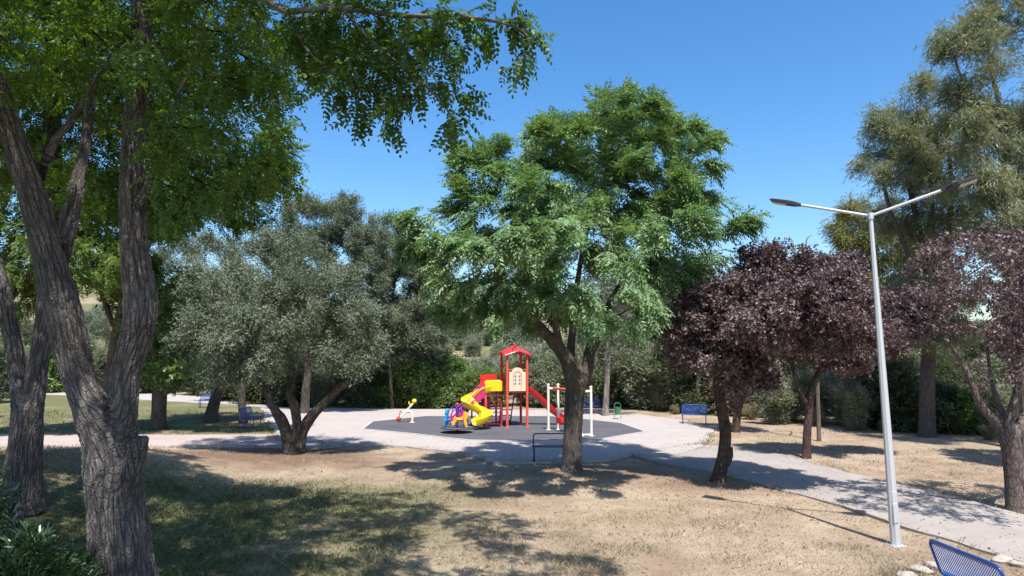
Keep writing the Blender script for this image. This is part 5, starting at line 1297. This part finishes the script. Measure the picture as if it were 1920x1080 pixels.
for t in (.28, .72):
    c = ma + bd * t
    for k in (-.2, .2):
        MB().tube([c + bn_ * k + az * 1.76, c + bn_ * k + az * .56], .012, 6).build('chain', M['chain'], sw)
    b = MB(); b.box(c + az * .36, (.4, .36, .05), M=np.stack([bn_, sd, az], 1))
    for q in (-1, 1):
        b.box(c + sd * .17 * q + az * .48, (.4, .03, .24), M=np.stack([bn_, sd, az], 1)); b.box(c + bn_ * .2 * q + az * .48, (.03, .36, .22), M=np.stack([bn_, sd, az], 1))
    b.build('swing_seat', M['red'], sw, bevel=.012)

# ------------------------------------------------------------------ edging stones, far house
for k, (px, py, sx, lab) in enumerate([(1702, 1080, .20, 'flat pale edging stone farthest from the near bench, left end of the arc'), (1726, 1070, .2, 'rounded pale edging stone second from the left end of the arc'), (1748, 1062, .17, 'small pale edging stone touching the near bench frame in view'),
                                        (1880, 1050, .22, 'long pale edging stone at the path side of the near bench'), (1908, 1060, .15, 'small cracked edging stone right of the near bench')]):
    g = G(px, py); bm = bmesh.new(); bmesh.ops.create_icosphere(bm, subdivisions=3, radius=1)
    for v in bm.verts:
        n = mnoise.noise(v.co * 1.3 + Vector((k * 5, 0, 0))) * .35 + mnoise.noise(v.co * 4 + Vector((k * 3, 1, 0))) * .08
        v.co = v.co * (1 + n); v.co.x *= sx * .8; v.co.y *= sx * .55; v.co.z *= .055
    me = bpy.data.meshes.new('edging_stone'); bm.to_mesh(me); bm.free(); me.materials.append(M['stone'])
    me.polygons.foreach_set('use_smooth', np.ones(len(me.polygons), dtype=bool))
    o = bpy.data.objects.new('edging_stone', me); link(o); o.location = (g[0], g[1], hz(g[0], g[1]) + .03); o.rotation_euler = (0, 0, random.uniform(0, 3)); tag(o, lab, 'stone', 'pale edging stones around the near bench')
hy = 62.; hx = P(1925, 640, hy)[0]
ho = empty('house', 'pale rendered house glimpsed through the plum leaves at the right edge', 'house', (hx, hy, hz(hx, hy)))
MB().box((0, 0, 2.2), (5.0, 5.0, 5.4)).build('wall', M['wall'], ho)
b = MB(); b.prism([(-2.8, 0), (2.8, 0), (0, 1.3)], (0, -2.9, 4.91), (1, 0, 0), (0, 0, 1), (0, 5.8, 0)); b.build('roof', M['tile'], ho, smooth=False)
for wx in (-1.2, 1.2):
    w_ = MB().box((wx, -2.52, 3.2), (1., .08, 1.2)).build('window', M['white'], ho); MB().box((wx, -2.57, 3.2), (.84, .03, 1.04)).build('pane', M['glass'], w_)

# ------------------------------------------------------------------ shrub bottom left
def oleander(px, py, Y, h, w, n, label):
    g = G(px, py); x, y = P(px, py, Y)[0], Y; z = hz(x, y)
    st = [(np.array([[0, 0, -.1], [w * .15 * math.cos(a), w * .15 * math.sin(a), h * .3], [w * .35 * math.cos(a), w * .35 * math.sin(a), h * .6]]), np.array([.012, .01, .007])) for a in np.linspace(0, 6.28, 8)[:-1]]
    bl = [(np.array([w * .5 * math.cos(a), w * .5 * math.sin(a), h * random.uniform(.4, .75)]), np.array([w * .45, w * .45, h * .28])) for a in np.linspace(0, 6.28, 7)[:-1]] + [(np.array([0, 0, h * .7]), np.array([w * .5, w * .5, h * .3]))]
    pos, par, sr = colonize([(p, r_, i > 0) for i, (p, r_) in enumerate(st)], blob_pts(bl, 260), .09, .14, 3, 60, (0, 0, .15), .15)
    r = radii(par, sr, .0025); V, Q_, T_, B, sp, ch = wood_tubes(pos, par, r)
    e = empty('shrub', label, 'shrub', (x, y, z)); mesh_np('stems', V, [Q_, T_], M['bark_twig'], e, {'bark': ('POINT', 'FLOAT_VECTOR', B)})
    crown_mesh('foliage', sp, par, r, ch, TEMPS['oleander'], n, M['leaf_oleander'], e, scale=.85, leaf_r=.006, jit=.05, up_w=.5, out_w=.5)
oleander(14, 1010, 7.6, 1.15, .72, 520, 'dark green shrub with long pointed leaves at the foot of the nearest robinia')
oleander(100, 985, 8.4, .75, .45, 170, 'small leafy shoot growing beside the dark pointed-leaved shrub')
oleander(-70, 900, 10.2, 1.1, .7, 260, 'leafy bush on the bank cut off by the left edge')

# ------------------------------------------------------------------ grass, litter
def paved(x, y):
    """rough test: inside the paved polygons"""
    out = np.zeros(len(x), bool)
    for poly in (plaza_px, path_px, lp):
        pw = np.array([G(*p)[:2] for p in poly]); ins = np.zeros(len(x), bool); j = len(pw) - 1
        for i in range(len(pw)):
            xi, yi = pw[i]; xj, yj = pw[j]
            c = ((yi > y) != (yj > y)) & (x < (xj - xi) * (y - yi) / (yj - yi + 1e-12) + xi); ins ^= c; j = i
        out |= ins
    return out

def grass_mat():
    m, nt, out = new_mat('grass_blades')
    a = N(nt, 'ShaderNodeAttribute', attribute_name='rnd'); g = N(nt, 'ShaderNodeAttribute', attribute_name='green')
    dry = ramp(nt, a.outputs['Fac'], [(0, (.26, .20, .14)), (.5, (.35, .285, .205)), (1, (.46, .385, .285))]).outputs[0]
    gr = ramp(nt, a.outputs['Fac'], [(0, (.05, .075, .025)), (.6, (.10, .13, .045)), (1, (.24, .225, .11))]).outputs[0]
    c = mix(nt, g.outputs['Fac'], dry, gr)
    p = N(nt, 'ShaderNodeBsdfPrincipled', Roughness=.7); p.inputs['Specular IOR Level'].default_value = .25; nt.links.new(c, p.inputs['Base Color'])
    t = N(nt, 'ShaderNodeBsdfTranslucent'); nt.links.new(c, t.inputs['Color'])
    ms = N(nt, 'ShaderNodeMixShader'); ms.inputs[0].default_value = .3; nt.links.new(p.outputs[0], ms.inputs[1]); nt.links.new(t.outputs[0], ms.inputs[2]); nt.links.new(ms.outputs[0], out.inputs[0]); return m
M['grass'] = grass_mat()
n = 330000
yy = 8.0 / (1 - rng.uniform(0, 1, n) * (1 - 8.0 / 40)); xx = rng.uniform(-.84, .84, n) * yy
keep = ~paved(xx, yy)
gm = green_mask(xx, yy); sm = soil_mask(xx, yy)
dens = np.clip((vnoise(xx, yy, .5, 31) * .7 + vnoise(xx, yy, 1.8, 32) * .7 - .35) * .75 + gm * .5, .04, 1) * (1 - .85 * sm)
keep &= rng.uniform(0, 1, n) < dens
xx, yy, gm = xx[keep], yy[keep], gm[keep]; n = len(xx); zz = height(xx, yy)
ex, ey = [], []
for poly in (plaza_px, path_px, lp):
    pw = [np.array(G(*p)[:2]) for p in poly]
    for a, b in zip(pw, pw[1:] + pw[:1]):
        m_ = int(np.linalg.norm(b - a) * 70)
        if m_ < 1 or max(a[1], b[1]) > 36: continue
        t = rng.uniform(0, 1, m_)[:, None]; q = a + (b - a) * t
        q = q[vnoise(q[:, 0], q[:, 1], .8, 41) > .35]; q = q + rng.normal(0, .12, q.shape); ex.append(q[:, 0]); ey.append(q[:, 1])
ex, ey = np.concatenate(ex), np.concatenate(ey)
ez = np.maximum(height(ex, ey), np.where(paved(ex, ey), .024, -9))
xx, yy, zz = np.concatenate([xx, ex]), np.concatenate([yy, ey]), np.concatenate([zz, ez]); gm = np.concatenate([gm, np.clip(green_mask(ex, ey) + .25 * (vnoise(ex, ey, .6, 42) > .6), 0, 1)]); n = len(xx)
hgt = rng.uniform(.012, .045, n) * (1 + 1.0 * gm) * (1 + 1.4 * (vnoise(xx, yy, .7, 33) > .72)); wd = rng.uniform(.0025, .006, n) * np.clip(yy / 10, 1, 3.)
az_ = rng.uniform(0, 2 * math.pi, n); ln = rng.uniform(.3, 1.6, n) * hgt; la = rng.uniform(0, 2 * math.pi, n)
c0 = np.stack([xx, yy, zz - .003], -1); sd_ = np.stack([np.cos(az_), np.sin(az_), 0 * az_], -1) * wd[:, None]
tip = c0 + np.stack([np.cos(la) * ln, np.sin(la) * ln, hgt], -1); mid = c0 + (tip - c0) * .55 + np.array([0, 0, 1.]) * (hgt * .12)[:, None]
V = np.stack([c0 - sd_, c0 + sd_, mid + sd_ * .7, tip, mid - sd_ * .7], 1).reshape(-1, 3)
Fg = np.arange(n * 5).reshape(-1, 5)
go = mesh_np('grass', V, [Fg], M['grass'], attrs={'rnd': ('FACE', 'FLOAT', rng.uniform(0, 1, n)), 'green': ('FACE', 'FLOAT', np.clip(gm + rng.normal(0, .15, n), 0, 1))}, smooth=False)
tag(go, 'short patchy grass, straw dry in the sun and green under the robinias', 'grass', kind='stuff')
# fallen leaves
n = 15000
yy = 8.0 / (1 - rng.uniform(0, 1, n) * (1 - 8.0 / 34)); xx = rng.uniform(-.84, .84, n) * yy
w = .07 + .9 * np.exp(-((xx - 2) ** 2 + (yy - 19) ** 2) / 22) + .8 * np.exp(-((xx - 6) ** 2 + (yy - 17.5) ** 2) / 10) + .8 * np.exp(-((xx + 8) ** 2 + (yy - 22) ** 2) / 18) + .6 * np.exp(-((xx - 9.5) ** 2 + (yy - 21) ** 2) / 14) + .6 * np.exp(-((xx - 11) ** 2 + (yy - 14) ** 2) / 10)
pv = paved(xx, yy); k = rng.uniform(0, 1, n) < w * np.where(pv, .35, 1.)
xx, yy, pv = xx[k], yy[k], pv[k]; n = len(xx); zz = np.where(pv, .034, height(xx, yy) + .012)
T = np.array([leaflet(np.array([-.03, 0, 0.]), np.array([1., 0, .15]), np.array([0, 0, 1.]), .06, .03, True)]).reshape(-1, 3)
d = np.stack([rng.normal(0, 1, n), rng.normal(0, 1, n), rng.normal(0, .2, n)], -1)
V, Fl, C = place_leaves([(T, np.arange(6)[None])], np.stack([xx, yy, zz + .006], -1), d, np.array([0, 0, 1.]) + rng.normal(0, .3, (n, 3)), rng.uniform(.6, 1.25, n), rng.uniform(0, 1, n))
M['litter'] = leaf_mat('fallen_leaf', [(.07, .045, .028), (.16, .10, .055), (.30, .21, .12), (.42, .33, .2)], trans=.1, rough=.7, spec=.2)
lo_ = mesh_np('fallen_leaves', V, [Fl], M['litter'], attrs={'rnd': ('FACE', 'FLOAT', C)}, smooth=False)
tag(lo_, 'brown fallen leaves scattered on dry grass and paving', 'leaves', kind='stuff')

# ------------------------------------------------------------------ light, sky, camera
EL, AZX, AZY = 63.5, .21, -.98           # sun behind the viewer, slightly to the right
hv = math.hypot(AZX, AZY); sdv = Vector((AZX / hv * math.cos(R(EL)), AZY / hv * math.cos(R(EL)), math.sin(R(EL))))
ld_ = bpy.data.lights.new('sun', 'SUN'); ld_.energy = 4.0; ld_.angle = R(.5); ld_.color = (1, .955, .89)
lo = bpy.data.objects.new('sun', ld_); link(lo); lo.rotation_euler = (-sdv).to_track_quat('-Z', 'Y').to_euler(); lo.location = (0, 0, 60)
W = bpy.data.worlds.new('World'); SC.world = W; W.use_nodes = True; nt = W.node_tree; nt.nodes.clear()
ow = nt.nodes.new('ShaderNodeOutputWorld'); bg = nt.nodes.new('ShaderNodeBackground'); sk = nt.nodes.new('ShaderNodeTexSky')
sk.sky_type = 'NISHITA'; sk.sun_disc = False; sk.sun_elevation = R(EL); sk.sun_rotation = math.atan2(AZX, AZY); sk.altitude = 0; sk.air_density = 1.0; sk.dust_density = 1.0; sk.ozone_density = 1.6
hs = nt.nodes.new('ShaderNodeHueSaturation'); hs.inputs['Saturation'].default_value = 1.35
nt.links.new(sk.outputs[0], hs.inputs['Color']); nt.links.new(hs.outputs[0], bg.inputs[0]); bg.inputs[1].default_value = .108
nt.links.new(bg.outputs[0], ow.inputs[0])
cd = bpy.data.cameras.new('camera'); cd.angle = 2 * math.atan(960 / F); cd.clip_end = 2000; cd.clip_start = .05
co_ = bpy.data.objects.new('camera', cd); link(co_); co_.location = tuple(CAM); co_.rotation_euler = (R(90) + PITCH, 0, 0)
SC.camera = co_
SC.view_settings.view_transform = 'Standard'; SC.view_settings.look = 'None'; SC.view_settings.exposure = 1.1; SC.view_settings.gamma = 1
SC.cycles.max_bounces = 8; SC.cycles.diffuse_bounces = 4; SC.cycles.transmission_bounces = 4; SC.cycles.use_denoising = True
